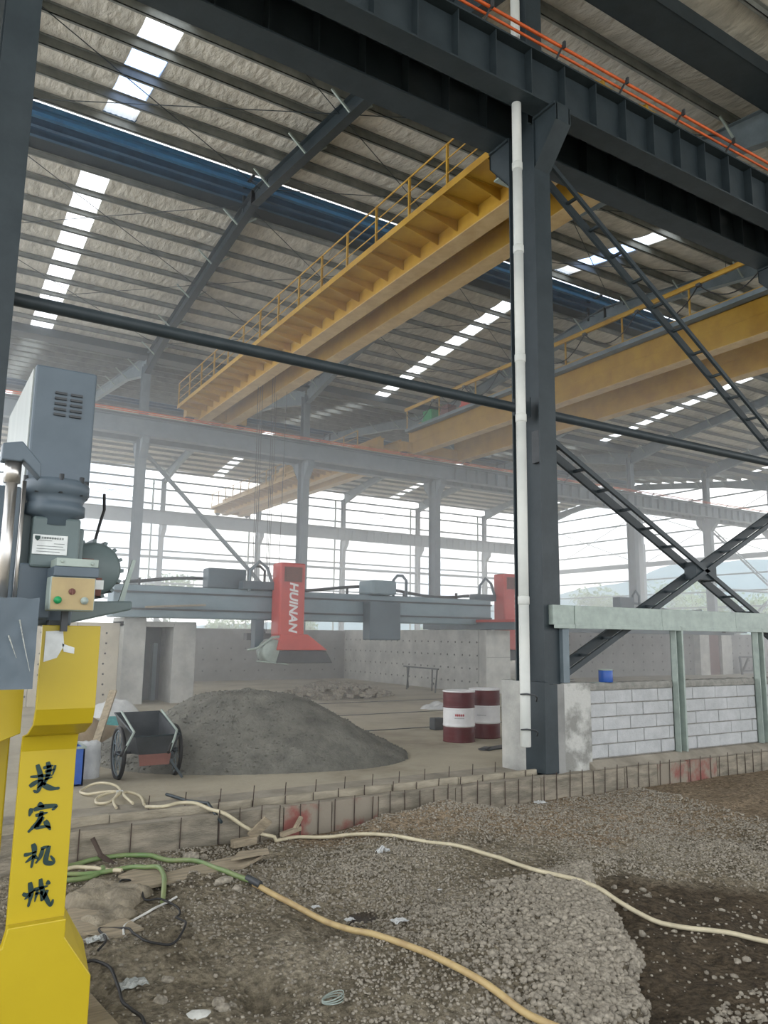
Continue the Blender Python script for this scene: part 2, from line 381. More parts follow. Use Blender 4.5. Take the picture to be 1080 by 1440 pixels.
# ---- columns
ordn = ['first', 'second', 'third', 'fourth', 'fifth', 'sixth', 'seventh', 'eighth', 'ninth']
def column(x, y, lab, m, zt=13.3, zc=10.0, w=.33, d=.6, out=(1, 1), z0=0.0, grp=None):
    c = thing('steel_column', (x, y, z0), lab, 'column', grp)
    p = MB()
    for s in (-1, 1): p.span(x - w / 2, x + w / 2, y + s * (d / 2) - (.02 if s > 0 else 0), y + s * (d / 2) + (0 if s > 0 else .02), z0, zc)
    p.span(x - .01, x + .01, y - d / 2 + .02, y + d / 2 - .02, z0, zc)
    part(p, 'lower_shaft', m, c)
    p = MB(); du = .34
    for s in (-1, 1): p.span(x - w / 2, x + w / 2, y + s * (du / 2) - .012, y + s * (du / 2) + .012, zc, zt)
    p.span(x - .01, x + .01, y - du / 2, y + du / 2, zc, zt); part(p, 'upper_shaft', m, c)
    for s, on in ((-1, out[0]), (1, out[1])):
        if not on: continue
        b = MB(); a = y + s * d / 2; e = y + s * .78
        for xx in (x - .13, x + .13): b.prism([(a, zc - .02), (e, zc - .02), (e, zc - .3), (a, zc - .85)], 'x', xx - .01, xx + .01)
        b.span(x - .18, x + .18, min(a, e), max(a, e), zc - .04, zc)
        b.add([(x - .16, e, zc - .02), (x + .16, e, zc - .02), (x + .16, e, zc - .3), (x - .16, e, zc - .3), (x + .16, a, zc - .86), (x - .16, a, zc - .86)], [(0, 1, 2, 3), (3, 2, 4, 5)])
        part(b, 'corbel', m, c)
    p = MB(); p.span(x - w / 2 - .06, x + w / 2 + .06, y - d / 2 - .06, y + d / 2 + .06, z0, z0 + .03); part(p, 'base_plate', m, c)
    return c
cA = {}
for k in (1, 2, 3):
    nm = {1: 'dark steel column cut by the left picture edge', 2: 'tall dark steel column behind the white downpipe, nearest of all', 3: 'near row steel column just past the right picture edge'}[k]
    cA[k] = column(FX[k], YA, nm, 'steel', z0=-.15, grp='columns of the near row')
for k in range(1, 9):
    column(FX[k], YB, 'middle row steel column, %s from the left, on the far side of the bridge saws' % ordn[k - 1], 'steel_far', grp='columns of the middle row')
for k in range(1, 9):
    column(FX[k], YC, 'slim outer wall column, %s from the left, in the far row' % ordn[k - 1], 'steel_far', zc=9.7, w=.28, d=.5, out=(1, 0), grp='columns of the far row')
for y, t in ((20.4, 'nearer'), (44.4, 'farther')):
    column(FX[-1], y, 'end wall steel column, %s of the two under a roof ridge' % t, 'steel_far', zt=14.6, out=(0, 0), grp='columns of the end wall')

# ---- crane runway beams
def runway(y, z0, z1, lab, m, near, x0=XL, x1=XR, stiff=.70, rails=True, side=-1, fw=.42, sx=(0, 40)):
    c = thing('runway_beam', (0, y, z0), lab, 'beam', 'crane runway beams')
    p = MB(); h = z1 - z0
    p.ibeam((x0, y, (z0 + z1) / 2), (x1, y, (z0 + z1) / 2), h, fw, .03, .02); part(p, 'girder', m, c)
    x = sx[0]
    q = None
    while x < sx[1]:
        if q is None:
            b = MB(); b.box((0, 0, 0), (.016, fw - .04, h - .06)); q = part(b, 'stiffener', m, c); q.location = (x, y, (z0 + z1) / 2)
        else:
            o = q.copy(); COL.objects.link(o); o.location = (x, y, (z0 + z1) / 2)
        x += stiff
    p = MB(); p.span(x0, x1, y - .03, y + .03, z1, z1 + .03); p.span(x0, x1, y - .012, y + .012, z1 + .03, z1 + .09); p.span(x0, x1, y - .035, y + .035, z1 + .09, z1 + .13)
    part(p, 'crane_rail', 'dark', c)
    if rails:
        for i, (dy, dz, r, mm) in enumerate(((.0, .0, .026, 'orange'), (.09, -.05, .022, 'orange'), (.2, -.09, .012, 'steel_light'))):
            t = MB(); t.tube([(x0, y + side * (.2 - dy) , z1 + .24 + dz), (x1, y + side * (.2 - dy), z1 + .24 + dz)], r, 8)
            part(t, 'conductor_bar', mm, c)
        x = sx[0] + .35
        while x < sx[1]:
            t = MB(); t.bar((x, y + side * .02, z1 + .05), (x, y + side * .26, z1 + .27), .03, .02, (1, 0, 0)); t.bar((x, y + side * .26, z1 + .18), (x, y + side * .26, z1 + .29), .03, .05, (0, 1, 0))
            part(t, 'bar_hanger', 'dark', c); x += 1.45 if near else 3.8
    return c
runway(7.9, 10.0, 10.85, 'dark near crane runway beam with orange bars, across the top right', 'steel', True, stiff=.70, sx=(.34, 17), fw=.36)
runway(8.95, 10.0, 10.85, 'dark crane runway beam behind the near one, holding the near crane ends', 'steel', True, rails=False, stiff=.765, sx=(.4, 17), fw=.46)
runway(31.75, 10.0, 10.75, 'grey blue runway beam with red bar, near side of middle column row', 'steel_far', False, sx=(24, 54), fw=.4)
runway(33.05, 10.0, 10.75, 'grey runway beam on the far side of the middle column row', 'steel_far', False, rails=False, sx=(24, 54), fw=.4)
runway(55.85, 9.75, 10.65, 'pale grey runway beam along the far open wall', 'steel_far', False, rails=False, sx=(30, 54), fw=.4)
# plates and struts between the two near beams
c = thing('surge_platform', (0, 8.4, 10.8), 'dark plated platform bridging the two near runway beams', 'platform')
for k in range(0, 11):
    xa = .5 + k * 1.53
    if k in (4, 9): continue
    p = MB(); p.span(xa, xa + (1.5 if k not in (3, 8) else .8), 8.1, 8.7, 10.80, 10.815); part(p, 'deck_plate', 'steel', c)
for k in range(0, 24):
    xa = .5 + k * .7; p = MB(); p.bar((xa, 8.05, 10.05), (xa + .35, 8.75, 10.75), .06, .06); part(p, 'strut', 'steel', c)

# ---- tie tube and lattice bracing of the near row
c = thing('strut_tube', (4, 8.4, 5.3), 'long dark round strut tube crossing the whole view', 'strut')
for k in (1, 2, 3):
    p = MB(); p.tube([(FX[k - 1] + .15, 8.4, 5.3), (FX[k] - .15, 8.4, 5.3)], .072, 16); part(p, 'tube', 'steel', c)
    p = MB(); p.box((FX[k] - .2, 8.4, 5.3), (.02, .3, .3)); p.box((FX[k] - .3, 8.4, 5.3), (.2, .012, .26)); part(p, 'end_plate', 'steel', c)
def lattice(pa, pb, lab, m='steel', gap=.27, n=14, w=.10, t=.05, grp='lattice braces of the near row', y2=None):
    pa = Vector(pa); pb = Vector(pb)
    c = thing('lattice_brace', tuple(pa), lab, 'brace', grp)
    for s in (-1, 1):
        p = MB(); o = Vector((0, s * gap / 2, 0)); p.bar(pa + o, pb + o, t, w * (.75 if s < 0 else 1.35), (0, 0, 1)); part(p, 'chord', m, c)
    for i in range(n):
        q = pa.lerp(pb, (i + .5) / n); p = MB(); p.bar(q - Vector((0, gap / 2, 0)), q + Vector((0, gap / 2, 0)), .05, .04); part(p, 'batten', m, c)
    return c
a2, a3 = FX[2] + .17, FX[3] - .17
lattice((a2, YA, 9.6), (a3, YA, 4.95), 'dark lattice brace falling from the near column head to the right edge')
lattice((a2, YA, 4.9), (a3, YA, 1.2), 'dark lattice brace falling right below the strut tube')
lattice((a2, YA, 1.25), (a3, YA, 4.9), 'dark lattice brace rising right from behind the pale rail')
p = MB(); p.box(((a2 + a3) / 2, YA, 3.06), (.55, .24, .3)); tag(p.build('gusset_plate', 'steel'), 'dark gusset box where two lower lattice braces cross', 'plate')
mm = 'steel_far'
lattice((FX[2] + .15, YB, 9.5), (FX[3] - .15, YB, 2.4), 'pale double brace falling right from the leftmost middle row column', mm, .22, 18, grp='lattice braces of the middle row')
lattice((FX[7] + .15, YB, 9.5), (FX[8] - .15, YB, 5.4), 'upper falling brace in the last panel of the middle row', mm, .25, 12, grp='lattice braces of the middle row')
lattice((FX[7] + .15, YB, .9), (FX[8] - .15, YB, 5.2), 'lower rising brace in the last panel of the middle row', mm, .25, 12, grp='lattice braces of the middle row')
lattice((FX[7] + .15, YB, 5.2), (FX[8] - .15, YB, .9), 'lower falling brace in the last panel of the middle row', mm, .25, 12, grp='lattice braces of the middle row')
c = thing('strut_tube', (20, 32.4, 5.3), 'thin grey strut tube along the middle column row, right end', 'strut')
p = MB(); p.tube([(FX[7], 32.4, 5.3), (FX[8], 32.4, 5.3)], .09, 10); part(p, 'tube', mm, c)

# ---- open outer walls: girts only
w = tag(empty('wall_back', (0, 56.7, 0)), kind='structure')
for z in (13.2, 12.5, 11.4, 9.0, 7.9, 6.5, 5.5, 4.3, 3.2):
    p = MB(); p.span(XL, XR, 56.68, 56.74, z - .06, z + .06); p.span(XL, XR, 56.6, 56.74, z - .07, z - .055); part(p, 'girt', 'steel_far', w)
p = MB(); p.tube([(XL, 56.5, 7.4), (XR, 56.5, 7.4)], .11, 10); part(p, 'strut_tube', 'steel_far', w)
for x in [f + dx for f in FX[1:] for dx in (-.75,)]:
    p = MB(); p.tube([(x, 56.45, 1.5), (x, 56.45, 13.2)], .07, 8); part(p, 'downpipe', 'steel_light', w)
for x in range(1, 8):
    for (za, zb) in ((11.0, 13.0), (13.0, 11.0)):
        if x in (2, 5, 7):
            p = MB(); p.tube([(FX[x], 56.4, za), (FX[x + 1], 56.4, zb)], .02, 5); part(p, 'cross_rod', 'steel_far', w)
p = MB(); p.bar((FX[1] - 0, 56.4, 2.5), (FX[2], 56.4, 7.4), .12, .12); p.bar((FX[1], 56.4, 7.4), (FX[2], 56.4, 2.5), .12, .12); p.bar((FX[2], 56.4, 5.0), (FX[3] - 4, 56.4, 7.4), .1, .1); part(p, 'cross_brace', 'steel_far', w)
w = tag(empty('wall_right', (XR, 30, 0)), kind='structure')
for z in (14.0, 13.1, 11.9, 10.7, 9.4, 8.2, 6.9, 5.6, 4.4, 3.2):
    p = MB(); p.span(FX[-1] + .2, FX[-1] + .26, YA, 56.6, z - .06, z + .06)
    if z == 8.2: p.span(FX[-1] + .1, FX[-1] + .3, YA, 56.6, z - .2, z + .2)
    part(p, 'girt', 'steel_far', w)
for (ya, yb) in ((32.4, 44.4), (44.4, 56.4), (20.4, 32.4)):
    for (za, zb) in ((8.2, 12.8), (12.8, 8.2)):
        p = MB(); p.tube([(FX[-1], ya, za), (FX[-1], yb, zb)], .03, 5); part(p, 'cross_rod', 'steel_far', w)
lattice((FX[-1], 20.7, 7.6), (FX[-1], 32.0, 1.0), 'thin lattice brace falling toward the middle row at the end wall', mm, .3, 22, grp='lattice braces of the end wall')
lattice((FX[-1], 20.7, 1.0), (FX[-1], 32.0, 7.6), 'thin lattice brace rising toward the middle row at the end wall', mm, .3, 22, grp='lattice braces of the end wall')

# ================================================================== CRANES
def crane(x, y0, y1, z, lab, walk=True, festoon=False, gap=1.25, m='yellow', trolley_y=None, gw=.42, gh=1.15):
    c = thing('overhead_crane', (x, (y0 + y1) / 2, z), lab, 'crane', 'yellow overhead cranes')
    for i, gx in enumerate((x, x + gap)):
        g = MB(); g.span(gx + .03, gx + gw - .03, y0, y1, z + .02, z + gh)
        for k in range(1, 12): pass
        o = part(g, 'box_girder', m, c)
        f = MB(); f.span(gx - .02, gx + gw + .02, y0, y1, z, z + .025); f.build('bottom_flange', 'yellow_pale', o)
        f = MB(); f.span(gx - .03, gx + gw + .03, y0, y1, z + gh, z + gh + .03); f.span(gx + gw / 2 - .03, gx + gw / 2 + .03, y0, y1, z + gh + .03, z + gh + .12); f.build('top_flange', m, o)
        f = MB(); f.span(gx + .02, gx + .035, y0, y1, z + gh * .55, z + gh * .56); f.build('weld_seam', m, o)
    for y in (y0 + .1, y1 - .1):
        e = MB(); e.span(x - .55, x + gap + gw + .55, y - .22, y + .22, z + .12, z + .62)
        o = part(e, 'end_carriage', m, c)
        for s in (x - .35, x + gap + gw + .35):
            q = MB(); q.lathe([(.05, -.06), (.2, -.06), (.2, -.04), (.17, -.04), (.17, .04), (.2, .04), (.2, .06), (.05, .06)], (s, y, z + .14), 20, 'y'); q.build('wheel', 'dark', o)
    if walk:
        wz = z + .42; x0 = x - .95
        p = MB(); p.span(x0, x + .02, y0 + .3, y1 - .3, wz, wz + .02); p.span(x0 - .02, x0, y0 + .3, y1 - .3, wz - .06, wz + .1); part(p, 'walkway', m, c)
        n = int((y1 - y0) / .75)
        for k in range(n):
            y = y0 + .5 + k * (y1 - y0 - 1) / (n - 1)
            q = MB(); q.prism([(x0, wz), (x + .02, wz), (x + .02, wz - .26), (x0, wz - .07)], 'y', y - .012, y + .012); q.span(x0, x + .02, y - .04, y + .04, wz - .012, wz - .002); part(q, 'walkway_bracket', m, c)
        rl = (x0, wz)
    else:
        rl = (x - .35, z + gh + .02)
        p = MB(); p.span(x - .4, x + .05, y0 + .3, y1 - .3, z + gh, z + gh + .03); p.span(x - .42, x - .4, y0 + .3, y1 - .3, z + gh - .05, z + gh + .1); part(p, 'walkway', 'steel_far', c)
    n = int((y1 - y0) / (1.5 if walk else 2.6)); hh = 1.05
    for k in range(n + 1):
        y = y0 + .4 + k * (y1 - y0 - .8) / n
        q = MB(); q.bar((rl[0], y, rl[1]), (rl[0], y, rl[1] + hh), .05, .05, (0, 1, 0)); part(q, 'railing_post', m, c)
    for dz, r in ((hh, .024), (hh * .66, .016), (hh * .33, .016)):
        if festoon and dz < hh: continue
        q = MB(); q.tube([(rl[0], y0 + .4, rl[1] + dz), (rl[0], y1 - .4, rl[1] + dz)], r if not festoon else .03, 6); part(q, 'handrail', m, c)
    if festoon:
        q = MB(); q.span(rl[0] - .16, rl[0] - .08, y0 + .4, y1 - .4, rl[1] + hh - .08, rl[1] + hh + .06); q.span(rl[0] - .18, rl[0] - .06, y0 + .4, y1 - .4, rl[1] + hh + .05, rl[1] + hh + .065); part(q, 'cable_track', 'yellow', c)
        q = MB(); q.span(rl[0] + .7, rl[0] + .78, y0 + .4, y1 - .4, rl[1] + .4, rl[1] + .5); part(q, 'track_rail', m, c)
        q = MB(); nz = 36
        for k in range(nz):
            ya = y0 + .6 + k * (y1 - y0 - 1.2) / nz; yb = ya + (y1 - y0 - 1.2) / nz
            q.bar((rl[0] + .74, ya, rl[1] + .05 + (.4 if k % 2 else 0)), (rl[0] + .74, yb, rl[1] + .05 + (0 if k % 2 else .4)), .03, .03)
        part(q, 'rail_lattice', 'dark', c)
        L = (y1 - y0 - 1); nl = 9
        for k in range(nl):
            ya = y0 + .6 + k * L / nl; yb = ya + L / nl; pts = []
            for i in range(13):
                t = i / 12; pts.append((rl[0] - .14, ya + (yb - ya) * t, rl[1] + hh - .1 - .72 * 4 * t * (1 - t)))
            q = MB(); q.tube(pts, .02, 6); part(q, 'festoon_cable', 'black', c)
            q = MB(); q.box((rl[0] - .12, ya, rl[1] + hh - .1), (.12, .16, .1)); part(q, 'cable_trolley', 'dark', c)
    if trolley_y:
        ty = trolley_y; q = MB(); tz = z + gh + .12
        q.span(x + .1, x + gap + gw - .1, ty - .8, ty + .8, tz + .1, tz + .3); q.box((x + gap / 2 + .2, ty, tz + .55), (.5, .9, .45)); q.lathe([(.28, -.5), (.28, .5)], (x + gap / 2 + .2, ty + .1, tz + .6), 16, 'y'); part(q, 'hoist_trolley', m, c)
    return c
crane(10.0, 8.85, 31.85, 11.0, 'nearest yellow overhead crane with ribbed walkway, left of the near column', gap=1.22, trolley_y=26)
c = thing('cable_box', (8.28, 9.35, 9.8), 'black box with pale tray under it beside the near column head', 'box')
q = MB(); q.span(8.09, 8.47, 9.19, 9.5, 9.82, 10.35); part(q, 'box_body', 'black', c, .01)
q = MB(); q.span(8.07, 8.49, 9.19, 9.52, 9.79, 9.82); part(q, 'box_tray', 'steel_light', c)
crane(21.1, 8.85, 31.85, 11.0, 'second yellow overhead crane with hanging cable loops, right of the near column', walk=False, festoon=True, gap=2.9, trolley_y=20, gh=1.15)
c3 = crane(19.9, 32.95, 55.95, 10.86, 'far yellow overhead crane in the rear bay, below the runway beam', gap=1.25, trolley_y=46)
# electrical cubicles riding on the second crane
for i, (yy, s, mt, lb) in enumerate(((29.6, .55, 'green_btn', 'green motor box at the far end of the second crane'), (28.2, .45, 'brownpaint', 'rust coloured motor box near the far end of the second crane'), (26.6, .5, 'red', 'red cabinet on the second crane girder'), (10.6, .45, 'yellow', 'orange resistor box at the near end of the second crane'))):
    b = MB(); b.box((20.95, yy, 12.18 + s / 2), (.5, s * 1.3, s)); b.box((20.95, yy, 12.2 + s), (.56, s * 1.36, .04)); b.lathe([(.02, -.15), (.14, -.15), (.14, .1), (.02, .1)], (20.95, yy + s, 12.35), 12, 'y')
    tag(b.build('motor_box', mt, None, .01), lb, 'box')
# hoist ropes of the near crane with hook block
c = thing('hoist_rope_set', (10.9, 26, 5), 'thin steel hoist ropes hanging under the nearest crane', 'ropes')
for i in range(7):
    xx = 10.35 + .2 * i; yy = 25.8 + .25 * (i % 3)
    q = MB(); q.tube([(xx, yy, 12.62), (xx * .8 + .2 * 10.9, yy, 2.0)], .011, 5); part(q, 'rope', 'dark', c)
q = MB(); q.box((10.9, 26.05, 1.8), (1.1, .3, .25)); q.lathe([(.02, -.05), (.2, -.05), (.2, .05), (.02, .05)], (10.9, 26.05, 1.95), 16, 'y')
q.tube([(10.87, 26.05, 1.7), (10.87, 26.05, 1.55), (10.95, 26.05, 1.42), (10.87, 26.05, 1.32), (10.78, 26.05, 1.4)], .035, 8); part(q, 'hook_block', 'dark', c)

# ================================================================== NEAR WALL, PIPE, CURB
# white downpipe
c = thing('downpipe', (7.22, 8.0, .45), 'white plastic downpipe standing in front of the near dark column', 'pipe')
zs = [.45, 2.4, 5.0, 5.9, 7.6, 8.95, 11.0, 13.6]
for i in range(len(zs) - 1):
    q = MB(); q.lathe([(.066, zs[i]), (.072, zs[i] + .01), (.072, zs[i + 1])], (7.22, 8.0, 0), 20); q.v = [(x + (z - .45) * .003, y, z) for x, y, z in q.v]; part(q, 'pipe_length', 'pvc', c)
for z in zs[1:-1]:
    q = MB(); q.lathe([(.073, z - .06), (.08, z - .05), (.08, z + .05), (.073, z + .06)], (7.22 + (z - .45) * .003, 8.0, 0), 20); part(q, 'coupling', 'pvc', c)
for z in (1.12, .66):
    q = MB(); q.tube([(7.12, 7.98, z + .02), (7.16, 7.9, z + .03), (7.3, 7.9, z + .01), (7.42, 7.98, z - .03), (7.5, 8.08, z - .09)], .012, 6); part(q, 'strap', 'dark', c)
# small junction box on the column flank
q = MB(); q.box((FX[2] - .02, 8.3, 4.72), (.1, .16, .5)); tag(q.build('switch_box', 'dark', None, .008), 'small dark box on the flank of the near column', 'box')

# concrete encasement round the foot of the near column
c = thing('column_plinth', (8, 8.6, 0), 'grey concrete plinth with patchy render round the near column foot', 'plinth')
q = MB(); q.span(7.68, 7.86, 8.44, 9.03, -.2, 1.27); part(q, 'side_block', 'conc', c, .01)
q = MB(); q.span(7.98, 8.52, 8.04, 8.9, -.2, 1.26); part(q, 'front_block', 'plaster', c, .012)
q = MB(); q.span(7.60, 7.70, 8.02, 8.42, .06, 1.28); q.span(7.70, 7.84, 8.02, 8.05, .06, 1.25); part(q, 'cover_plate', 'steel', c)
q = MB(); q.span(7.84, 7.98, 8.03, 8.3, -.1, 1.25); part(q, 'formed_edge', 'conc_d', c)
for k in range(3):
    q = MB(); a = 8.07; z = 1.262
    q.box((8.1 + .2 * k, 8.3 + .1 * k, z + .012), (.2, .16, .02)); part(q, 'mortar_crumb', 'mortar', c)

# block wall
def block_panel(name, x0, x1, lab, ph):
    c = tag(empty(name, (x0, 8.1, 0)), kind='structure')
    q = MB(); q.span(x0, x1, 8.118, 8.27, .17, 1.15); part(q, 'mortar_core', 'mortar', c)
    bw, bh, j = .585, .188, .012
    for r in range(5):
        z = .19 + r * .192; x = x0 - ph[r] * bw
        while x < x1:
            a, b = max(x, x0), min(x + bw - j, x1 - .003)
            if b - a > .04:
                d = random.uniform(-.006, .004)
                q = MB(); q.span(a, b, 8.098 + d, 8.24, z, z + bh - j)
                part(q, 'block', 'block', c, .006)
            x += bw
    q = MB()
    nx = 40; vs = []; top = []
    for i in range(nx + 1):
        x = x0 + (x1 - x0) * i / nx
        for (y, z) in ((8.09, 1.15), (8.085, 1.2), (8.10, 1.245), (8.27, 1.25), (8.28, 1.15)):
            vs.append((x, y + .012 * noise.noise((x * 9, z * 9, y)), z + .012 * noise.noise((x * 12, y * 5, z))))
    q.add(vs, [(i * 5 + k, i * 5 + k + 1, (i + 1) * 5 + k + 1, (i + 1) * 5 + k) for i in range(nx) for k in range(4)])
    part(q, 'coping', 'mortar', c)
    return c
block_panel('wall_near', 8.53, 10.39, '', (.35, .0, .5, .0, .4))
block_panel('wall_near', 10.60, 12.56, '', (.4, .85, .4, 0, .5))
block_panel('wall_near', 12.78, 15.6, '', (.3, .75, .2, .6, .1))
q = MB()
q.prism([(7.93, -.3), (7.93, .09), (8.06, .17), (8.4, .18), (8.4, -.3)], 'x', 8.45, 16); tag(q.build('trim_1', 'form_cap', None, .01), kind='structure')
# galvanised posts and rail on the block wall
for xp, lb in ((10.495, 'galvanised channel post between the first two block panels'), (12.67, 'galvanised channel post at the right picture edge')):
    c = thing('channel_post', (xp, 8.07, .17), lb, 'post', 'posts of the low block wall')
    q = MB(); q.span(xp - .085, xp + .085, 8.10, 8.115, .17, 2.1); q.span(xp - .085, xp - .07, 8.0, 8.11, .17, 2.1); part(q, 'channel', 'steel_light', c)
    q = MB(); q.span(xp + .05, xp + .085, 7.99, 8.11, .17, 2.1); part(q, 'lip', 'steel_light', c)
c = thing('window_rail', (11, 8.1, 2.1), 'pale galvanised horizontal rail above the block wall', 'rail')
xs = [7.78, 8.2, 10.1, 12.0, 15.4]
for i in range(4):
    q = MB(); q.span(xs[i] + .004, xs[i + 1], 8.0 + (.012 if i == 0 else 0), 8.14, 2.05 + .03 * (i == 0), 2.36); q.span(xs[i] + .004, xs[i + 1], 7.99, 8.0, 2.03, 2.09); part(q, 'rail_length', 'steel_light', c, .004)
q = MB(); q.span(7.98, 8.10, 8.03, 8.1, 1.27, 2.06); part(q, 'bracket', 'steel_far', c)
# blue paint tin standing on the block wall
c = thing('paint_tin', (9.0, 8.2, 1.25), 'small dark blue tin standing on top of the block wall', 'tin')
q = MB(); q.lathe([(.10, 0), (.105, .01), (.105, .17), (.10, .175)], (8.98, 8.17, 1.252), 24); part(q, 'body', 'bluebox', c)
q = MB(); q.lathe([(.108, .17), (.11, .185), (.09, .19)], (8.98, 8.17, 1.252), 24); part(q, 'rim', 'steel_light', c)
q = MB(); q.span(8.7, 9.15, 8.12, 8.26, 1.247, 1.253); tag(q.build('board_scrap', 'steel_light'), 'thin pale board scrap under the blue tin', 'board')

# curb formwork: two board lines with steel pins
def boards(name, y, z0, z1, xs, reds, lab, pins, m='form', th=.05):
    c = thing(name, (xs[0], y, z0), lab, 'formwork')
    for i in range(len(xs) - 1):
        q = MB(); n = 6; a, b = xs[i], xs[i + 1] - .012
        q.span(a, b, y, y + th, z0, z1 + random.uniform(-.006, .006)); part(q, 'board', 'form_red' if i in reds else m, c, .004)
    p0 = None; x = pins[0]
    while x < pins[1]:
        h = pins[3] + random.uniform(-.02, .03)
        q = MB(); q.tube([(x, y - .012, z0), (x + random.uniform(-.01, .01), y - .012 - random.uniform(0, .01), z1 + h)], .006, 5); part(q, 'steel_pin', 'rebar', c); x += pins[2] * random.uniform(.9, 1.1)
    return c
boards('curb_formwork', 7.8, -.24, .08, [-.6, 1.45, 2.9, 3.62, 4.2, 4.8, 5.9, 7.3, 8.9, 9.6, 10.3, 11.0, 12.4, 14.0, 16], (3, 4, 9, 10), 'lower line of formwork boards with red patches along the curb', (2.9, 15, .225, .03))
boards_pins = thing('steel_pin_row', (1.5, 7.79, -.2), 'three thin steel pins at the left end of the lower formwork', 'pins')
for x in (1.55, 2.02, 2.5):
    q = MB(); q.tube([(x, 7.79, -.24), (x, 7.78, .1)], .006, 5); part(q, 'steel_pin', 'rebar', boards_pins)
boards('curb_formwork', 8.14, -.02, .12, [-.6, 1.9, 3.4, 5.2, 6.2, 7.55], (), 'upper line of pale formwork boards on the curb', (3.0, 7.5, .36, .02), m='form_l')
q = MB(); vs = []; nx = 120
for i in range(nx + 1):
    x = -.6 + 16.6 * i / nx
    for (y, z) in ((7.85, .03), (7.95, .055), (8.1, .05), (8.14, .02)): vs.append((x, y, z + .02 * noise.noise((x * 3, y * 8, 2))))
q.add(vs, [(i * 4 + k, i * 4 + k + 1, (i + 1) * 4 + k + 1, (i + 1) * 4 + k) for i in range(nx) for k in range(3)], True); tag(q.build('trim_2', 'form_cap'), kind='structure')
q = MB(); q.span(-.6, 7.6, 8.19, 9.0, -.3, .03); tag(q.build('trim_3', 'form_cap', None, .02), kind='structure')
c = thing('rebar_row', (3, 8.7, 0), 'row of short rusty bars standing in the floor edge', 'rebar')
x = 2.4
while x < 7.4:
    q = MB(); q.tube([(x, 8.62, 0), (x + .01, 8.62, .17)], .006, 5); part(q, 'rusty_bar', 'rebar', c); x += .40

# ================================================================== FLOOR
q = MB(); q.span(-8, 54.5, 8.9, 57, -.3, 0)
fl = tag(q.build('floor', 'floor'), kind='structure')
for i, (ya, xa, xb) in enumerate(((13.6, 7.6, 16), (16.4, 8.5, 17), (19.4, 9, 16))):
    q = MB(); q.span(xa, xb, ya, ya + .05, 0.0, .012); part(q, 'floor_rail', 'dark', fl)

# ---- far concrete walls of the saw pits
def dotted(mb_par, face, u0, u1, v0, v1, du, dv, fixed, r=.035):
    """shallow dark tie-hole sleeves in rows; one joined part"""
    q = MB(); v = v0
    while v < v1:
        u = u0
        while u < u1:
            uu = u + random.uniform(-.03, .03)
            if face == 'x': q.lathe([(r, -.012), (r, .01)], (fixed, uu, v), 6, 'x', False)
            else: q.lathe([(r, -.012), (r, .01)], (uu, fixed, v), 6, 'y', False)
            u += du
        v += dv
    o = part(q, 'tie_hole', 'hole', mb_par); o['kind'] = 'stuff'
c = thing('pit_wall', (16.8, 25, 0), 'long pale concrete wall with tie holes behind the drums', 'wall')
q = MB(); q.span(16.8, 17.8, 20.5, 30.6, -.1, 2.12); part(q, 'wall_body', 'conc', c, .02)
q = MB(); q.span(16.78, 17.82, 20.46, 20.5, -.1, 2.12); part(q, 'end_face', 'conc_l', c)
q = MB(); q.span(16.795, 17.825, 20.455, 20.47, 1.2, 1.215); q.span(16.79, 16.80, 20.9, 20.92, 0, 2.12); part(q, 'form_joint', 'conc_d', c)
dotted(c, 'x', 21.0, 30.4, .35, 2.0, .42, .45, 16.8)
c = thing('pit_wall', (11.5, 30.6, 0), 'grey concrete wall closing the pit behind the nearer red saw head', 'wall')
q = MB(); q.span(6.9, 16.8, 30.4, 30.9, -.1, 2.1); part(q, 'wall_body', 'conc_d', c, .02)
dotted(c, 'y', 7.3, 16.4, .4, 1.6, .6, .45, 30.4)
c = thing('pit_wall', (38, 27, 0), 'long dark concrete wall with tie holes seen above the block wall', 'wall')
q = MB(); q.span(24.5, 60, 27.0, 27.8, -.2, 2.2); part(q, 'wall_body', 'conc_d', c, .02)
dotted(c, 'y', 25.0, 52, .3, 2.0, .75, .42, 27.0, .05)
for (a, b, lb) in ((36.6, 37.4, 'pale concrete pier left of the brown panel, behind the block wall'), (38.5, 39.4, 'pale concrete pier right of the brown panel, behind the block wall')):
    q = MB(); q.span(a, b, 26.6, 27.0, -.1, 2.3); q.span(a + .3, a + .35, 26.59, 26.6, .6, .65); tag(q.build('concrete_pier', 'conc_l', None, .015), lb, 'pier', 'piers beside the brown panel')
q = MB(); q.span(37.45, 38.45, 26.75, 26.95, -.1, 2.2); q.span(37.5, 38.4, 26.72, 26.75, 0, 2.1); tag(q.build('brown_panel', 'brownpaint'), 'rust brown steel panel between two pale piers', 'panel')
# black frame rack
c = thing('frame_rack', (40, 26, 0), 'black welded frame leaning beside the pale piers', 'rack')
for (a, b) in (((39.6, 26.2, 0), (39.6, 26.3, .95)), ((41.2, 26.2, 0), (40.9, 26.3, .95)), ((39.6, 26.3, .95), (41.3, 26.3, .95)), ((39.6, 26.2, .2), (41.2, 26.2, .2)), ((40.6, 26.2, .2), (41.0, 26.3, .9)), ((39.7, 26.2, .2), (40.4, 26.3, .9))):
    q = MB(); q.bar(a, b, .09, .09, (0, 1, .1)); part(q, 'frame_bar', 'black', c)
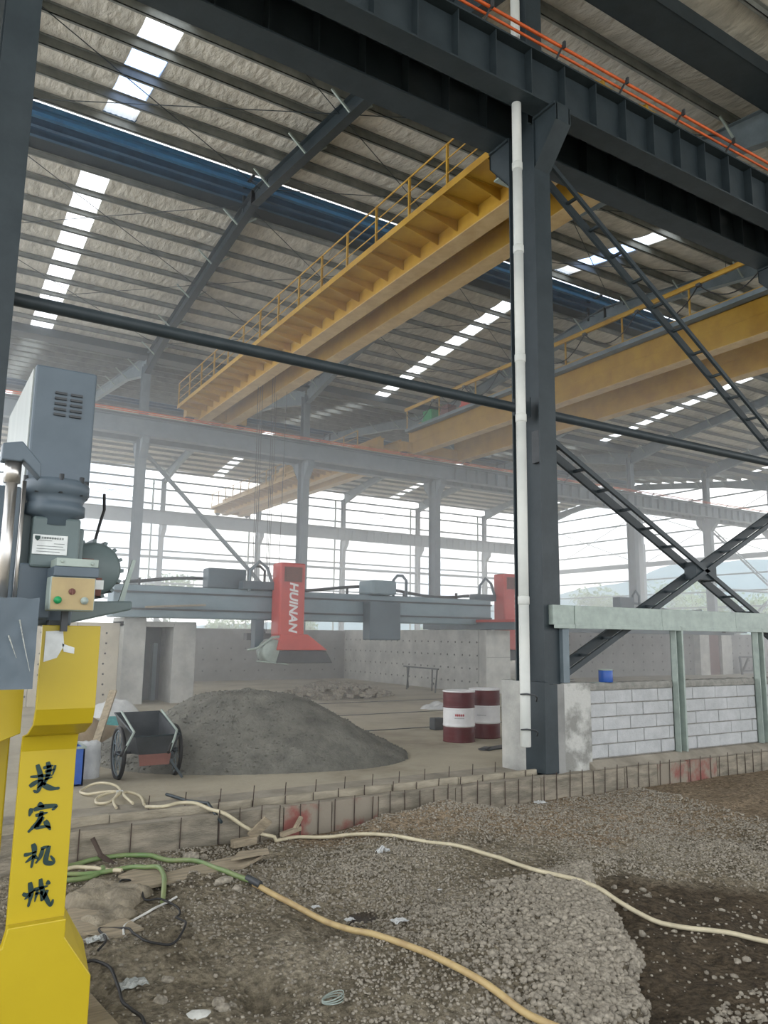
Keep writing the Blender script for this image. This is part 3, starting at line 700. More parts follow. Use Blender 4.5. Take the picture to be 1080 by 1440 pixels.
# left pier with doorway
c = thing('pit_pier', (6, 21.6, 0), 'concrete pier with open dark doorway at left, under the bridge beam', 'pier')
q = MB(); q.span(5.0, 5.6, 21.3, 22.6, -.1, 2.3); part(q, 'left_leg', 'conc', c, .015)
q = MB(); q.span(6.36, 7.0, 21.3, 22.6, -.1, 2.15); part(q, 'right_leg', 'conc', c, .015)
q = MB(); q.span(5.0, 7.0, 21.32, 22.6, 2.05, 2.2); part(q, 'lintel', 'conc', c, .01)
q = MB(); q.span(5.6, 6.36, 22.5, 22.58, 0, 2.1); part(q, 'doorway_sheet', 'dark', c)  # dark sheet across the back of the doorway opening
q = MB(); q.span(6.1, 6.22, 22.3, 22.5, 0, 1.6); part(q, 'leaning_post', 'steel_far', c)
q = MB(); q.span(5.4, 7.0, 20.6, 20.8, 2.55, 2.6); q.v = [(x, y, z + (x - 5.5) * .06) for x, y, z in q.v]; tag(q.build('timber_plank', 'wood'), 'pale timber plank lying over the pier doorway', 'plank')
c = thing('panel_wall', (4, 21.8, 0), 'beige panel wall with small slots behind the yellow machine', 'wall')
for k in range(4):
    q = MB(); q.span(5.0 - (k + 1) * 1.1 + .01, 5.0 - k * 1.1, 21.7, 21.9, -.1, 2.15); part(q, 'panel', 'beige', c, .01)
dotted(c, 'y', .8, 4.9, .25, 2.1, .32, .27, 21.7, .028)
# pale sacks and teal netting at the pier foot
def blob(name, m, c0, rx, ry, h, seed, lab, cat, n=28, rough=.25, group=None, pw=1.0):
    q = MB(); vs = [(c0[0], c0[1], c0[2] + h)]; R = 7
    for i in range(1, R + 1):
        for j in range(n):
            a = 2 * PI * j / n; t = i / R
            rr = t * (1 + rough * .5 * noise.noise((math.cos(a) * 1.5 + seed, math.sin(a) * 1.5, 0)))
            z = h * max(0, (1 - t ** 2)) ** pw * (1 + rough * noise.noise((math.cos(a) * t * 2, math.sin(a) * t * 2 + seed, 1)))
            vs.append((c0[0] + rx * rr * math.cos(a), c0[1] + ry * rr * math.sin(a), c0[2] + z - (.03 if i == R else 0)))
    fs = [(0, 1 + j, 1 + (j + 1) % n) for j in range(n)]
    for i in range(R - 1):
        for j in range(n): a = 1 + i * n; fs.append((a + j, a + n + j, a + n + (j + 1) % n, a + (j + 1) % n))
    q.add(vs, fs, True); return tag(q.build(name, m), lab, cat, group)
blob('cement_bag', 'bag', (4.25, 18.6, 0), .55, .45, .38, 2, 'pale crumpled bag heap at the foot of the beige wall', 'bag', rough=.5)
blob('netting', 'teal', (4.1, 17.1, 0), .75, .5, .13, 5, 'teal netting heap on the floor before the pier', 'net', rough=.8)
blob('sand_heap', 'sand', (2.75, 13.6, 0), .95, .8, .5, 9, 'small brown sand heap behind the blue box', 'heap', rough=.3, pw=1.3)
q = MB(); q.bar((2.7, 12.9, .1), (3.02, 13.3, .95), .12, .035); tag(q.build('wood_stick', 'wood'), 'rough wooden stake stuck in the brown sand heap', 'stake')
rub = blob('rubble_heap', 'stone', (11.6, 21.5, 0), 1.7, 1.2, .35, 13, 'low grey rubble heap behind the big gravel pile', 'heap', rough=.9)
q = MB()
for i in range(260):
    a = random.uniform(0, 2 * PI); t = random.random() ** .5; x = 11.6 + 1.9 * t * math.cos(a); y = 21.5 + 1.3 * t * math.sin(a)
    q.box((x, y, max(.02, .36 * (1 - t * t)) + .03), (random.uniform(.06, .25), random.uniform(.05, .2), random.uniform(.03, .12)), Matrix.Rotation(random.uniform(-.7, .7), 3, 'X') @ Matrix.Rotation(random.uniform(0, 3), 3, 'Z'))
o = q.build('rubble_piece', 'stone', rub); o['kind'] = 'stuff'
q = MB(); q.box((8.95, 10.6, .012), (.9, .22, .02), Matrix.Rotation(.25, 3, 'Z')); q.box((8.6, 10.55, .02), (.3, .12, .03), Matrix.Rotation(.6, 3, 'Z')); tag(q.build('scrap_plate', 'dark'), 'flat dark scrap plate on the floor before the drums', 'plate')
blob('scrap_sheet', 'bag', (12.2, 17.0, 0), .5, .35, .14, 21, 'crumpled pale sheets on the floor left of the drums', 'sheet', rough=.9)
# trestle against the wall
c = thing('trestle', (15.5, 22, 0), 'thin dark steel trestle before the long dotted wall', 'trestle')
for (a, b) in (((15.6, 21.6, .78), (15.9, 24.2, .78)), ((15.7, 21.8, .78), (15.4, 21.5, 0)), ((15.7, 22.1, .78), (15.9, 22.4, 0)), ((15.8, 23.7, .78), (15.5, 23.4, 0)), ((15.85, 23.9, .78), (16.1, 24.2, 0)), ((15.4, 21.6, .3), (15.9, 22.4, .3)), ((15.6, 23.5, .3), (16.0, 24.1, .3))):
    q = MB(); q.bar(a, b, .045, .045, (.3, .3, 1)); part(q, 'trestle_bar', 'dark', c)
# ================================================================== BRIDGE SAWS
def hood_head(x0, x1, y, lab, z1=3.95):
    c = thing('stone_saw', ((x0 + x1) / 2, y, 1.1), lab, 'machine', 'red saw heads on the bridges')
    w = x1 - x0; q = MB(); q.span(x0, x1, y - .5, y + .1, 1.85, z1); part(q, 'red_column', 'red', c, .05)
    q = MB(); q.span(x0 + .12, x1 - .12, y - .515, y - .5, z1 - .55, z1 - .12)
    for k in range(4): q.span(x0 + .16, x1 - .16, y - .535, y - .515, z1 - .5 + k * .09, z1 - .46 + k * .09)
    part(q, 'vent_grille', 'brownpaint', c)
    q = MB(); q.prism([(x0 - .05, 1.45), (x1 + .75, 1.45), (x1 + .1, 1.9), (x0 + .05, 1.9)], 'y', y - .55, y + .15); part(q, 'hood_top', 'red', c, .02)
    q = MB(); q.prism([(x0 + .05, 1.44), (x1 + .72, 1.44), (x1 + .95, 1.08), (x0 - .05, 1.08)], 'y', y - .5, y + .1); part(q, 'blade_guard', 'dark', c, .02)
    q = MB(); q.lathe([(.30, -.28), (.34, -.24), (.34, .2), (.30, .24)], (x0 - .12, y - .2, 1.42), 24, 'y'); part(q, 'motor_drum', 'steel_light', c)
    text('HUINAN', .36, 'white', 'lettering', c, ((x0 + x1) / 2 + .02, y - .502, 2.68), (PI / 2, PI / 2, 0), .004, space=1.02, shear=.2, offset=.012)
    q = MB(); q.tube([(x0 + .2, y - .45, 1.85), (x0 - .2, y - .5, 1.8), (x0 - .6, y - .4, 1.5), (x0 - .85, y - .3, 1.45)], .035, 8); q.tube([(x0 - .5, y - .3, 1.4), (x0 - .6, y - .4, 1.15), (x0 + .3, y - .52, 1.06)], .02, 6); part(q, 'water_hose', 'steel_light', c)
    q = MB(); q.tube([(x0 - .75, y, 3.1), (x0 - .72, y, 3.7), (x0 - .45, y, 3.98), (x0 - .2, y, 3.8), (x0 - .05, y, 3.4)], .05, 8); part(q, 'cable_hose', 'steel_far', c)
    q = MB(); q.span(x0 - .95, x0 - .0, y - .05, y + .3, 3.17, 3.4); part(q, 'carriage', 'bridge_d', c)
    q = MB(); q.span(x0 - .55, x0 - .3, y - .1, y + .2, 1.5, 2.3); part(q, 'cylinder_bracket', 'bridge_d', c)
    return c
hood_head(9.05, 9.85, 20.75, 'red saw head with white lettering, the nearer one left of centre')
hood_head(18.15, 19.3, 21.6, 'red saw head half hidden by the white downpipe', 4.15)
c = thing('saw_bridge', (11, 21.3, 2.2), 'grey blue bridge beam of the stone saw spanning pier to wall', 'machine', 'stone saw bridges')
q = MB(); q.span(4.6, 17.4, 20.95, 21.65, 2.30, 3.16); part(q, 'bridge_beam', 'bridge', c, .03)
q = MB(); q.span(4.6, 17.4, 20.9, 20.95, 2.95, 3.0); q.span(4.6, 17.4, 20.9, 20.95, 2.5, 2.55); q.span(4.6, 17.4, 21.0, 21.6, 3.14, 3.17); part(q, 'guide_rail', 'dark', c)
q = MB(); q.tube([(x, 21.7, 3.35 + .12 * math.sin(x * 1.1)) for x in np.arange(5, 17.2, .5)], .05, 8); part(q, 'supply_hose', 'dark', c)
for k in range(6):
    q = MB(); q.span(5.4 + 2.2 * k, 5.45 + 2.2 * k, 21.62, 21.72, 3.14, 3.4); part(q, 'hose_post', 'dark', c)
q = MB(); q.span(16.75, 17.85, 19.0, 24.2, 2.14, 2.38); part(q, 'end_truck', 'bridge_d', c, .02)
q = MB(); q.span(16.72, 17.88, 19.0, 24.2, 2.38, 2.47); part(q, 'red_strip', 'red', c)
q = MB(); q.span(7.2, 8.35, 21.1, 21.6, 3.17, 3.75); part(q, 'motor_cover', 'bridge_d', c, .04)
q = MB(); q.tube([(8.5, 21.3, 3.15), (8.5, 21.3, 3.75), (8.65, 21.3, 3.88), (8.85, 21.3, 3.88), (9.0, 21.3, 3.75), (9.0, 21.3, 3.15)], .04, 8); part(q, 'hose_loop', 'dark', c)
c = thing('saw_carriage', (13, 20.8, 1.7), 'dark blue grey carriage block hanging on the bridge beam, middle', 'machine')
q = MB(); q.span(12.2, 13.35, 20.5, 20.95, 1.75, 2.95); part(q, 'slide_block', 'bridge_d', c, .04)
q = MB(); q.span(12.35, 13.25, 20.6, 21.5, 3.17, 3.62); part(q, 'motor_box', 'bridge', c, .06)
q = MB(); q.tube([(13.5, 21.2, 3.15), (13.5, 21.2, 3.7), (13.65, 21.2, 3.85), (13.85, 21.2, 3.85), (14.0, 21.2, 3.7), (14.0, 21.2, 3.15)], .05, 8); part(q, 'hose_loop', 'steel_far', c)
c = thing('saw_bridge', (26, 22.5, 2.2), 'second saw bridge beam with red strip, right of the near column', 'machine', 'stone saw bridges')
q = MB(); q.span(19, 32, 21.9, 22.5, 2.5, 3.1); part(q, 'bridge_beam', 'bridge', c, .03)
q = MB(); q.span(19, 32.5, 21.8, 21.9, 2.28, 2.45); part(q, 'red_strip', 'red', c)
q = MB(); q.span(19, 32.5, 21.8, 22.6, 2.1, 2.28); part(q, 'lower_rail', 'bridge_d', c)
q = MB(); q.span(25.2, 26.0, 22.0, 22.4, 3.1, 3.6); q.tube([(26.2, 22.2, 3.1), (26.2, 22.2, 3.7), (26.4, 22.2, 3.9), (26.6, 22.2, 3.7), (26.6, 22.2, 3.1)], .05, 8); q.tube([(x, 22.6, 3.25 + .15 * math.sin(x)) for x in np.arange(26.5, 31.5, .4)], .06, 6); part(q, 'motor_cover', 'bridge_d', c)
q = MB(); q.span(31.6, 33.2, 21.6, 25.5, 2.2, 2.5); part(q, 'end_truck', 'bridge_d', c)

# ================================================================== DRUMS
def drum(x, y, lab, rot, red=True):
    c = thing('oil_drum', (x, y, 0), lab, 'drum', 'maroon and white oil drums')
    prof = []
    for i in range(41):
        z = .9 * i / 40; r = .29
        for zc in (.3, .6): r += .012 * math.exp(-((z - zc) / .012) ** 2)
        for zc in (.1, .17, .73, .8): r += .004 * math.exp(-((z - zc) / .015) ** 2)
        if i in (0, 40): r = .297
        prof.append((r, z))
    q = MB(); q.lathe([p for p in prof if p[1] < .292], (x, y, 0), 40); part(q, 'lower_band', 'maroon', c)
    q = MB(); q.lathe([p for p in prof if .265 < p[1] < .62], (x, y, 0), 40); part(q, 'white_band', 'white', c)
    q = MB(); q.lathe([p for p in prof if p[1] > .595] + [(.285, .9), (.28, .885), (.02, .885)], (x, y, 0), 40); part(q, 'upper_band', 'maroon', c)
    q = MB(); q.lathe([(.300, .885), (.304, .9), (.296, .912), (.285, .9)], (x, y, 0), 40); part(q, 'rim', 'white', c)
    q = MB(); q.lathe([(.035, .885), (.035, .91)], (x + .15, y - .1, 0), 12); part(q, 'bung', 'white', c)
    d = Vector((-x, -y, 0)).normalized(); d = Matrix.Rotation(rot, 3, 'Z') @ d; ang = math.atan2(d.y, d.x) + PI / 2
    def mark(u, z, w, h, m):
        a = ang + u / .295; b = MB(); b.box((x + math.sin(a) * .294, y - math.cos(a) * .294, z), (w, .003, h), Matrix.Rotation(a, 3, 'Z')); part(b, 'print', m, c)
    if red:
        for k in range(5): mark(-.07 + .035 * k, .485, .026, .034, 'ink_red'); mark(-.07 + .035 * k, .485, .006, .05, 'ink_red')
    for k in range(6): mark(-.08 + .03 * k, .43, .022, .012, 'ink_grey')
    return c
drum(8.86, 11.62, 'maroon and white oil drum, left one of the pair, print facing us', .05)
drum(9.66, 11.85, 'maroon and white oil drum, right one, partly behind the plinth', -.2, False)
q = MB(); q.box((9.5, 13.2, .12), (.25, .2, .24)); tag(q.build('scrap_block', 'dark', None, .02), 'dark lump standing behind the two oil drums', 'block')

# ================================================================== GRAVEL PILE
def pile():
    cx, cy = 4.85, 12.0; n = 130; R = 2.5; vs = []; H = np.zeros((n, n))
    dirx = Vector((.85, -.527)); diry = Vector((.519, .84))
    for i in range(n):
        for j in range(n):
            u = -1.25 + 2.5 * i / (n - 1); v = -1.25 + 2.5 * j / (n - 1)
            a = math.atan2(v, u); r = math.hypot(u, v) / (1 + .10 * noise.noise((math.cos(a) * 1.3, math.sin(a) * 1.3, 4)))
            h = max(0, 1 - r); h = 1.30 * (h ** 1.05) / (1 + .28 * math.exp(-(r / .22) ** 2)) + (0.04 if h > 0 else -.1)
            p = (u * R * 1.0, v * 2.05)
            x = cx + dirx.x * p[0] + diry.x * p[1]; y = cy + dirx.y * p[0] + diry.y * p[1]
            h += (.07 * noise.noise((x * 1.6, y * 1.6, 0)) + .025 * noise.noise((x * 6, y * 6, 0)) + .012 * noise.noise((x * 20, y * 20, 0))) * min(1, max(0, (1.05 - r) * 6))
            vs.append((x, y, h))
    fs = [(i * n + j, i * n + j + 1, (i + 1) * n + j + 1, (i + 1) * n + j) for i in range(n - 1) for j in range(n - 1)]
    fs = [f for f in fs if max(vs[k][2] for k in f) > -.03]
    q = MB(); q.add(vs, fs, True)
    o = tag(q.build('gravel_pile', 'pile', recalc=False), 'big grey heap of sand and gravel on the floor, centre left', 'heap')
    return o, vs
pl, pvs = pile()

ICO = None
def ico_arrays():
    import bmesh
    b = bmesh.new(); bmesh.ops.create_icosphere(b, subdivisions=1, radius=1); b.verts.ensure_lookup_table()
    v = np.array([p.co[:] for p in b.verts]); f = np.array([[x.index for x in fc.verts] for fc in b.faces]); b.free(); return v, f
IV, IF = ico_arrays()
def pebbles(name, pts, sizes, m, parent=None, flat=.7, smooth=False):
    n = len(pts); a = rng.uniform(0, 2 * PI, n); ca, sa = np.cos(a), np.sin(a)
    sc = np.stack([sizes * rng.uniform(.8, 1.35, n), sizes * rng.uniform(.7, 1.1, n), sizes * rng.uniform(.55, .95, n) * flat / .7], 1)
    V = IV[None] * sc[:, None, :] * rng.uniform(.82, 1.12, (n, len(IV), 1))
    tl = rng.uniform(-.6, .6, n); y = V[..., 1] * np.cos(tl)[:, None] - V[..., 2] * np.sin(tl)[:, None]; z = V[..., 1] * np.sin(tl)[:, None] + V[..., 2] * np.cos(tl)[:, None]
    X = V[..., 0] * ca[:, None] - y * sa[:, None]; Y = V[..., 0] * sa[:, None] + y * ca[:, None]
    P = np.stack([X, Y, z], 2) + pts[:, None, :]
    F = (IF[None] + (np.arange(n) * len(IV))[:, None, None]).reshape(-1, 3)
    me = bpy.data.meshes.new(name); me.vertices.add(P.size // 3); me.vertices.foreach_set('co', P.reshape(-1).astype(np.float32))
    me.loops.add(F.size); me.loops.foreach_set('vertex_index', F.reshape(-1).astype(np.int32)); me.polygons.add(len(F)); me.polygons.foreach_set('loop_start', np.arange(0, F.size, 3, dtype=np.int32))
    me.update(calc_edges=True); me.materials.append(M[m]); o = bpy.data.objects.new(name, me); COL.objects.link(o)
    if parent: o.parent = parent
    return o
sel = [pvs[i] for i in rng.choice(len(pvs), 9000) if pvs[i][2] > -.02]
pp = np.array(sel) + rng.uniform(-.02, .02, (len(sel), 3)) * np.array([1, 1, .2])
o = pebbles('gravel', pp, rng.uniform(.006, .02, len(pp)), 'pile', pl); o['kind'] = 'stuff'

# ================================================================== GROUND in front of the curb
EDGE = [(5.8, 5.8), (5.62, 5.5), (5.30, 5.12), (5.12, 4.78), (4.83, 4.40), (4.70, 4.15), (4.55, 3.98), (4.30, 3.85), (4.20, 3.68), (4.05, 3.50), (3.62, 3.40), (3.3, 3.2), (3.0, 2.6), (2.8, 1.5)]   # right rim of the pale stone sheet
def edge_x(y):
    e = EDGE
    for (xa, ya), (xb, yb) in zip(e[:-1], e[1:]):
        if yb <= y <= ya: return xb + (xa - xb) * (y - yb) / (ya - yb)
    return e[0][0] if y > e[0][1] else e[-1][0]
def damp(x, y):
    """1 inside the dark damp soil, 0 on the pale stone"""
    ex = edge_x(y) + .10 * noise.noise((x * 2, y * 3, 7)) * .5 + .05 * noise.noise((x * 7, y * 7, 7))
    a = min(1, max(0, (x - ex) / .10))
    yt = 5.45 - 1.0 * max(0, x - 6.0) + .25 * noise.noise((x * 1.1, y * 1.1, 2)) + .1 * noise.noise((x * 5, y * 5, 2))
    b = min(1, max(0, (yt - y) / .35))
    return a * b
def gz(x, y):
    z = -.20 - .10 * max(0, min(1, (7.0 - y) / 3))
    z += .07 * noise.noise((x * .7, y * .7, 1)) + .05 * noise.noise((x * 2.1, y * 2.1, 5)) + .030 * noise.noise((x * 5.5, y * 5.5, 9)) + .013 * noise.noise((x * 14, y * 14, 9))
    d = damp(x, y); z -= .075 * d
    z += .045 * math.exp(-((x - edge_x(y) + .3) / .35) ** 2) * (1 - d) * (1 if y < 5.4 else 0)
    for (cx, cy, r, h) in ((5.45, 7.35, .55, .22), (4.7, 7.5, .45, .12), (3.0, 5.3, .22, -.10), (4.1, 5.75, .35, -.11), (3.33, 5.62, .26, -.085), (1.8, 5.62, .22, .07), (3.2, 4.9, .3, .04), (2.2, 4.7, .25, -.07), (1.3, 5.6, .4, .08), (2.6, 6.6, .4, .06), (2.05, 4.75, .16, -.10), (1.9, 5.35, .12, -.06), (2.55, 5.9, .16, -.06), (3.7, 6.2, .5, .07), (3.3, 4.3, .5, .06)):
        z += h * math.exp(-((x - cx) ** 2 + (y - cy) ** 2) / r ** 2)
    if y > 7.5: z = z * (1 - (y - 7.5) / .3 * .6) + (-.23) * (y - 7.5) / .3 * .6
    return z
def ground():
    xs = np.concatenate([np.arange(-1.0, 8.0, .035), np.arange(8.0, 17, .09)]); ys = np.arange(1.6, 7.86, .035); nx, ny = len(xs), len(ys)
    vs = [(x, y, gz(x, y)) for x in xs for y in ys]
    dm = [damp(x, y) for (x, y, z) in vs]
    br = [min(1, max(0, (x + (y - 6.2) * 2.0 - 5.6 + .8 * noise.noise((x, y, 3))) / 1.2)) * min(1, max(0, (y - 5.2) / .8)) for (x, y, z) in vs]
    q = MB(); q.v = vs; q.f = [(i * ny + j, (i + 1) * ny + j, (i + 1) * ny + j + 1, i * ny + j + 1) for i in range(nx - 1) for j in range(ny - 1)]; q.sm = [True] * len(q.f); q.mi = [0] * len(q.f)
    o = tag(q.build('ground', 'ground', recalc=False), kind='structure')
    for nme, dat in (('damp', dm), ('brown', br)):
        a = o.data.attributes.new(nme, 'FLOAT', 'POINT'); a.data.foreach_set('value', dat)
    return o
gr = ground()
q = MB(); q.add([(-60, -70, -.62), (60, -70, -.62), (60, 8.0, -.62), (-60, 8.0, -.62)], [(0, 1, 2, 3)]); tag(q.build('ground_base', 'yard'), kind='structure')
q = MB(); q.add([(-400, 57.2, -.6), (900, 57.2, -.6), (900, 900, -.6), (-400, 900, -.6)], [(0, 1, 2, 3)]); q.add([(55, -70, -.6), (900, -70, -.6), (900, 57.2, -.6), (55, 57.2, -.6)], [(0, 1, 2, 3)]); tag(q.build('ground_yard', 'yard'), kind='structure')
def scatter(n, fx, fy, smin, smax, cond, pw=1.0):
    P = []; S = []
    while len(P) < n:
        x = fx(); y = fy(); k = cond(x, y)
        if random.random() < k:
            s = smin + (smax - smin) * random.random() ** pw; P.append((x, y, gz(x, y) + s * .25)); S.append(s)
    return np.array(P), np.array(S)
U = random.uniform
def near_edge(x, y):
    if y > 5.6: return 0
    d = edge_x(y) - x
    return math.exp(-(max(0, d) / .8) ** 2) if d > -.12 else .0
P, S = scatter(8000, lambda: U(2.4, 5.8), lambda: U(2.4, 5.6), .014, .032, near_edge, 1.4)
tag(pebbles('gravel_edge', P, S, 'stone'), 'coarse pale crushed stone along the edge of the dark soil', 'gravel', kind='stuff')
P, S = scatter(42000, lambda: U(.3, 9.0), lambda: U(2.6, 7.75), .005, .016, lambda x, y: (.12 + .88 * max(0, noise.noise((x * .9, y * .9, 11)) + .45)) * (.03 if damp(x, y) > .5 else 1) * min(1, max(.1, (x - 1.6) / 1.6)), 1.5)
tag(pebbles('gravel_cover', P, S, 'stone'), 'fine pale gravel scattered over the bare ground', 'gravel', kind='stuff')
P, S = scatter(150, lambda: U(4.4, 9), lambda: U(2.8, 5.3), .015, .035, lambda x, y: damp(x, y), 2)
tag(pebbles('loose_pebbles', P, S, 'stone'), 'loose pale pebbles lying on the dark damp soil', 'pebbles', kind='stuff')
P, S = scatter(1500, lambda: U(3.8, 6.5), lambda: U(2.2, 3.35), .008, .018, lambda x, y: max(0, noise.noise((x * 1.6, y * 1.6, 5)) + .15) * (damp(x, y) > .4), 1.4)
tag(pebbles('gravel_patch', P, S, 'stone'), 'patch of pale gravel in the bottom right corner of the soil', 'gravel', kind='stuff')

def rock(name, x, y, s, lab, cat='stone', m='stone', dz=.3, grp=None, fl=(1, .7, .5), rz=0):
    import bmesh
    b = bmesh.new(); bmesh.ops.create_icosphere(b, subdivisions=2, radius=1)
    for v in b.verts:
        k = 1 + .35 * noise.noise((v.co.x * 1.3 + x * 7, v.co.y * 1.3 + y * 5, v.co.z * 1.3)); v.co = Vector((v.co.x * k * s * fl[0], v.co.y * k * s * fl[1], v.co.z * k * s * fl[2]))
    me = bpy.data.meshes.new(name); b.to_mesh(me); b.free(); me.materials.append(M[m]); o = bpy.data.objects.new(name, me); COL.objects.link(o)
    o.location = (x, y, gz(x, y) + s * fl[2] * dz); o.rotation_euler = (0, 0, rz); return tag(o, lab, cat, grp)

# ---- hoses and cables lying on the ground
def smooth(pts, k=8):
    out = []
    for i in range(len(pts) - 1):
        p0, p1, p2, p3 = (np.array(pts[max(0, min(len(pts) - 1, i + d))], float) for d in (-1, 0, 1, 2))
        for j in range(k):
            t = j / k; out.append(tuple(.5 * ((2 * p1) + (-p0 + p2) * t + (2 * p0 - 5 * p1 + 4 * p2 - p3) * t * t + (-p0 + 3 * p1 - 3 * p2 + p3) * t ** 3)))
    out.append(tuple(pts[-1])); return out
def hose(name, pts, r, m, lab, cat='hose', lift=0, grp=None, par=None, lead=None):
    """pts: (x, y) or (x, y, height above the ground)"""
    P = smooth([(p[0], p[1], p[2] if len(p) > 2 else 0.) for p in pts]); W_ = []
    zz = [max(gz(x + a, min(7.78, y + b)) for a, b in ((0, 0), (r * 1.5, 0), (-r * 1.5, 0), (0, r * 1.5), (0, -r * 1.5))) for (x, y, h) in P]
    zz = [max(zz[max(0, i - 2):i + 3]) for i in range(len(zz))]; zz = [sum(zz[max(0, i - 3):i + 4]) / len(zz[max(0, i - 3):i + 4]) for i in range(len(zz))]
    for (x, y, h), z in zip(P, zz): W_.append((x, y, z + r * .75 + h + lift))
    if lead: W_ = smooth(lead, 6)[:-1] + W_
    q = MB(); q.tube(W_, r, 8)
    if par is not None: o = q.build(name, m); o.parent = par; return o
    o = q.build(name, m); return tag(o, lab, cat, grp) if lab else o
K = .97
g = lambda L, k=K: [(p[0] * k, p[1] * k) + tuple(p[2:]) for p in L]
hose('water_hose', [(3.45, 7.62), (3.75, 7.66), (4.1, 7.45), (4.4, 7.0), (4.66, 6.65), (4.86, 6.42), (4.94, 6.1), (5.02, 5.77), (5.16, 5.2), (5.22, 4.7), (5.42, 4.2), (5.60, 3.95), (5.85, 3.7), (6.3, 3.25), (6.9, 2.7)], .019, 'hose_y', 'long pale yellow hose running from the curb to the right edge', lead=[(2.38, 8.62, .06), (2.47, 8.3, .11), (2.64, 8.3, .13), (2.78, 8.2, .13), (2.87, 8.0, .10), (2.93, 7.76, .10), (3.05, 7.72, .02), (3.15, 7.70, -.05), (3.30, 7.66, -.12), (3.45, 7.62, -.16)])
c = tag(empty('water_hose', (2.2, 9.2, 0)), 'loosely coiled pale hose lying on the floor edge by the blue box', 'hose')
for L in ([(2.1, 8.75), (2.15, 9.1), (2.30, 9.42), (2.34, 9.9), (2.15, 10.15), (1.97, 10.0), (2.0, 9.75), (2.15, 9.6), (2.29, 9.43)], [(2.29, 9.43), (2.12, 9.08), (2.0, 9.2), (2.06, 9.45), (2.29, 9.46)], [(2.27, 8.75), (2.30, 9.3), (2.40, 9.47), (2.49, 9.3), (2.38, 8.7)]):
    q = MB(); q.tube([(x, y, .03 + .02 + .03 * math.sin(x * 9)) for x, y in smooth(L)], .016, 8); part(q, 'hose_loop', 'hose_y', c)
q = MB(); q.box((2.29, 9.44, .07), (.07, .05, .05)); part(q, 'hose_tie', 'hose_w', c)
c = tag(empty('garden_hose', (2.2, 7.3, -.2)), 'long hose, green at its left part and ochre to the lower right', 'hose')
q = g([(1.40, 7.55), (1.55, 7.68), (1.75, 7.72), (1.98, 7.70), (2.14, 7.58), (2.26, 7.35), (2.43, 7.16), (2.51, 6.75), (2.59, 6.43), (2.66, 6.29)], 1.0)
keep(hose('green_length', q, .022, 'hose_g', None), c)
keep(hose('ochre_length', [(2.66, 6.29), (2.72, 6.15), (2.83, 5.77), (2.98, 5.14), (3.09, 4.74), (3.21, 4.26), (3.27, 3.92), (3.33, 3.58), (3.4, 3.1)], .023, 'hose_o', None), c)
keep(hose('joint', [(2.63, 6.36), (2.69, 6.22)], .03, 'dark', None), c)
hose('garden_hose', g([(1.30, 7.60), (1.62, 7.50), (1.92, 7.45), (2.02, 7.35, .02), (2.13, 7.23, .04), (2.11, 6.96, .03), (2.01, 6.62), (1.97, 6.50)]), .020, 'hose_g', 'shorter green hose bending down near the cement sack')
hose('garden_hose', g([(1.30, 7.40), (1.56, 7.42), (1.72, 7.52), (1.74, 7.62)]), .022, 'hose_g', 'short bright green hose end behind the yellow machine')
hose('garden_hose', g([(1.42, 7.70), (1.55, 7.74), (1.68, 7.66), (1.78, 7.5), (1.86, 7.4)]), .018, 'hose_y', 'thin pale hose piece beside the curb at left')
hose('garden_hose', g([(2.10, 6.55), (2.02, 6.5), (1.83, 6.34), (1.69, 6.25), (1.59, 6.15), (1.54, 5.96)]), .009, 'hose_w', 'whitish thin hose curling under the black cable')
hose('power_cable', g([(1.75, 7.0), (1.79, 7.16), (1.86, 7.16), (1.92, 7.07), (1.87, 6.76, .02), (1.86, 6.59), (1.96, 6.52, .02), (2.02, 6.35), (2.02, 6.2), (1.95, 6.07), (1.96, 5.9), (1.91, 5.73), (1.83, 5.61), (1.73, 5.58), (1.62, 5.67), (1.59, 5.84), (1.59, 6.02), (1.53, 6.12), (1.42, 6.18), (1.40, 6.0), (1.38, 5.8), (1.30, 5.66)]), .0085, 'black', 'looping black power cable over the sacks and sand', 'cable', lift=.012)
hose('power_cable', g([(1.15, 5.66), (1.23, 5.63), (1.28, 5.6), (1.34, 5.47), (1.35, 5.28), (1.34, 5.12), (1.36, 4.97), (1.39, 4.86), (1.38, 4.75), (1.36, 4.6)]), .010, 'black', 'black cable leaving the yellow machine foot at bottom left', 'cable', lift=.012)
# planks, sacks, scraps
def slab(name, poly, t, m, lab, cat, k=K, lift=.02, tilt=0, grp=None):
    q = MB(); poly = [(p[0] * k, p[1] * k) for p in poly]; cx = sum(p[0] for p in poly) / len(poly); cy = sum(p[1] for p in poly) / len(poly)
    z = max(gz(x, y) for x, y in poly) + lift
    n = len(poly); vs = [(x, y, z + (x - cx) * tilt) for x, y in poly] + [(x, y, z + t + (x - cx) * tilt) for x, y in poly]
    q.add(vs, [tuple(range(n))[::-1], tuple(range(n, 2 * n))] + [(i, (i + 1) % n, n + (i + 1) % n, n + i) for i in range(n)])
    return tag(q.build(name, m, None, .004), lab, cat, grp)
slab('plank', [(1.74, 6.98), (1.76, 6.78), (2.83, 6.95), (3.12, 7.18), (2.95, 7.32)], .028, 'wood', 'long weathered plank lying under the green hose', 'plank', lift=0)
slab('plank', [(2.75, 7.05), (3.15, 7.10), (3.2, 7.24), (2.9, 7.25)], .02, 'wood', 'short split plank on top of the long one, right end', 'plank', lift=.045)
slab('plank', [(1.80, 7.28), (2.05, 7.48), (2.20, 7.2), (2.02, 7.06), (1.9, 7.1)], .02, 'wood', 'broken flat board piece between the two green hoses', 'board', lift=-.01)
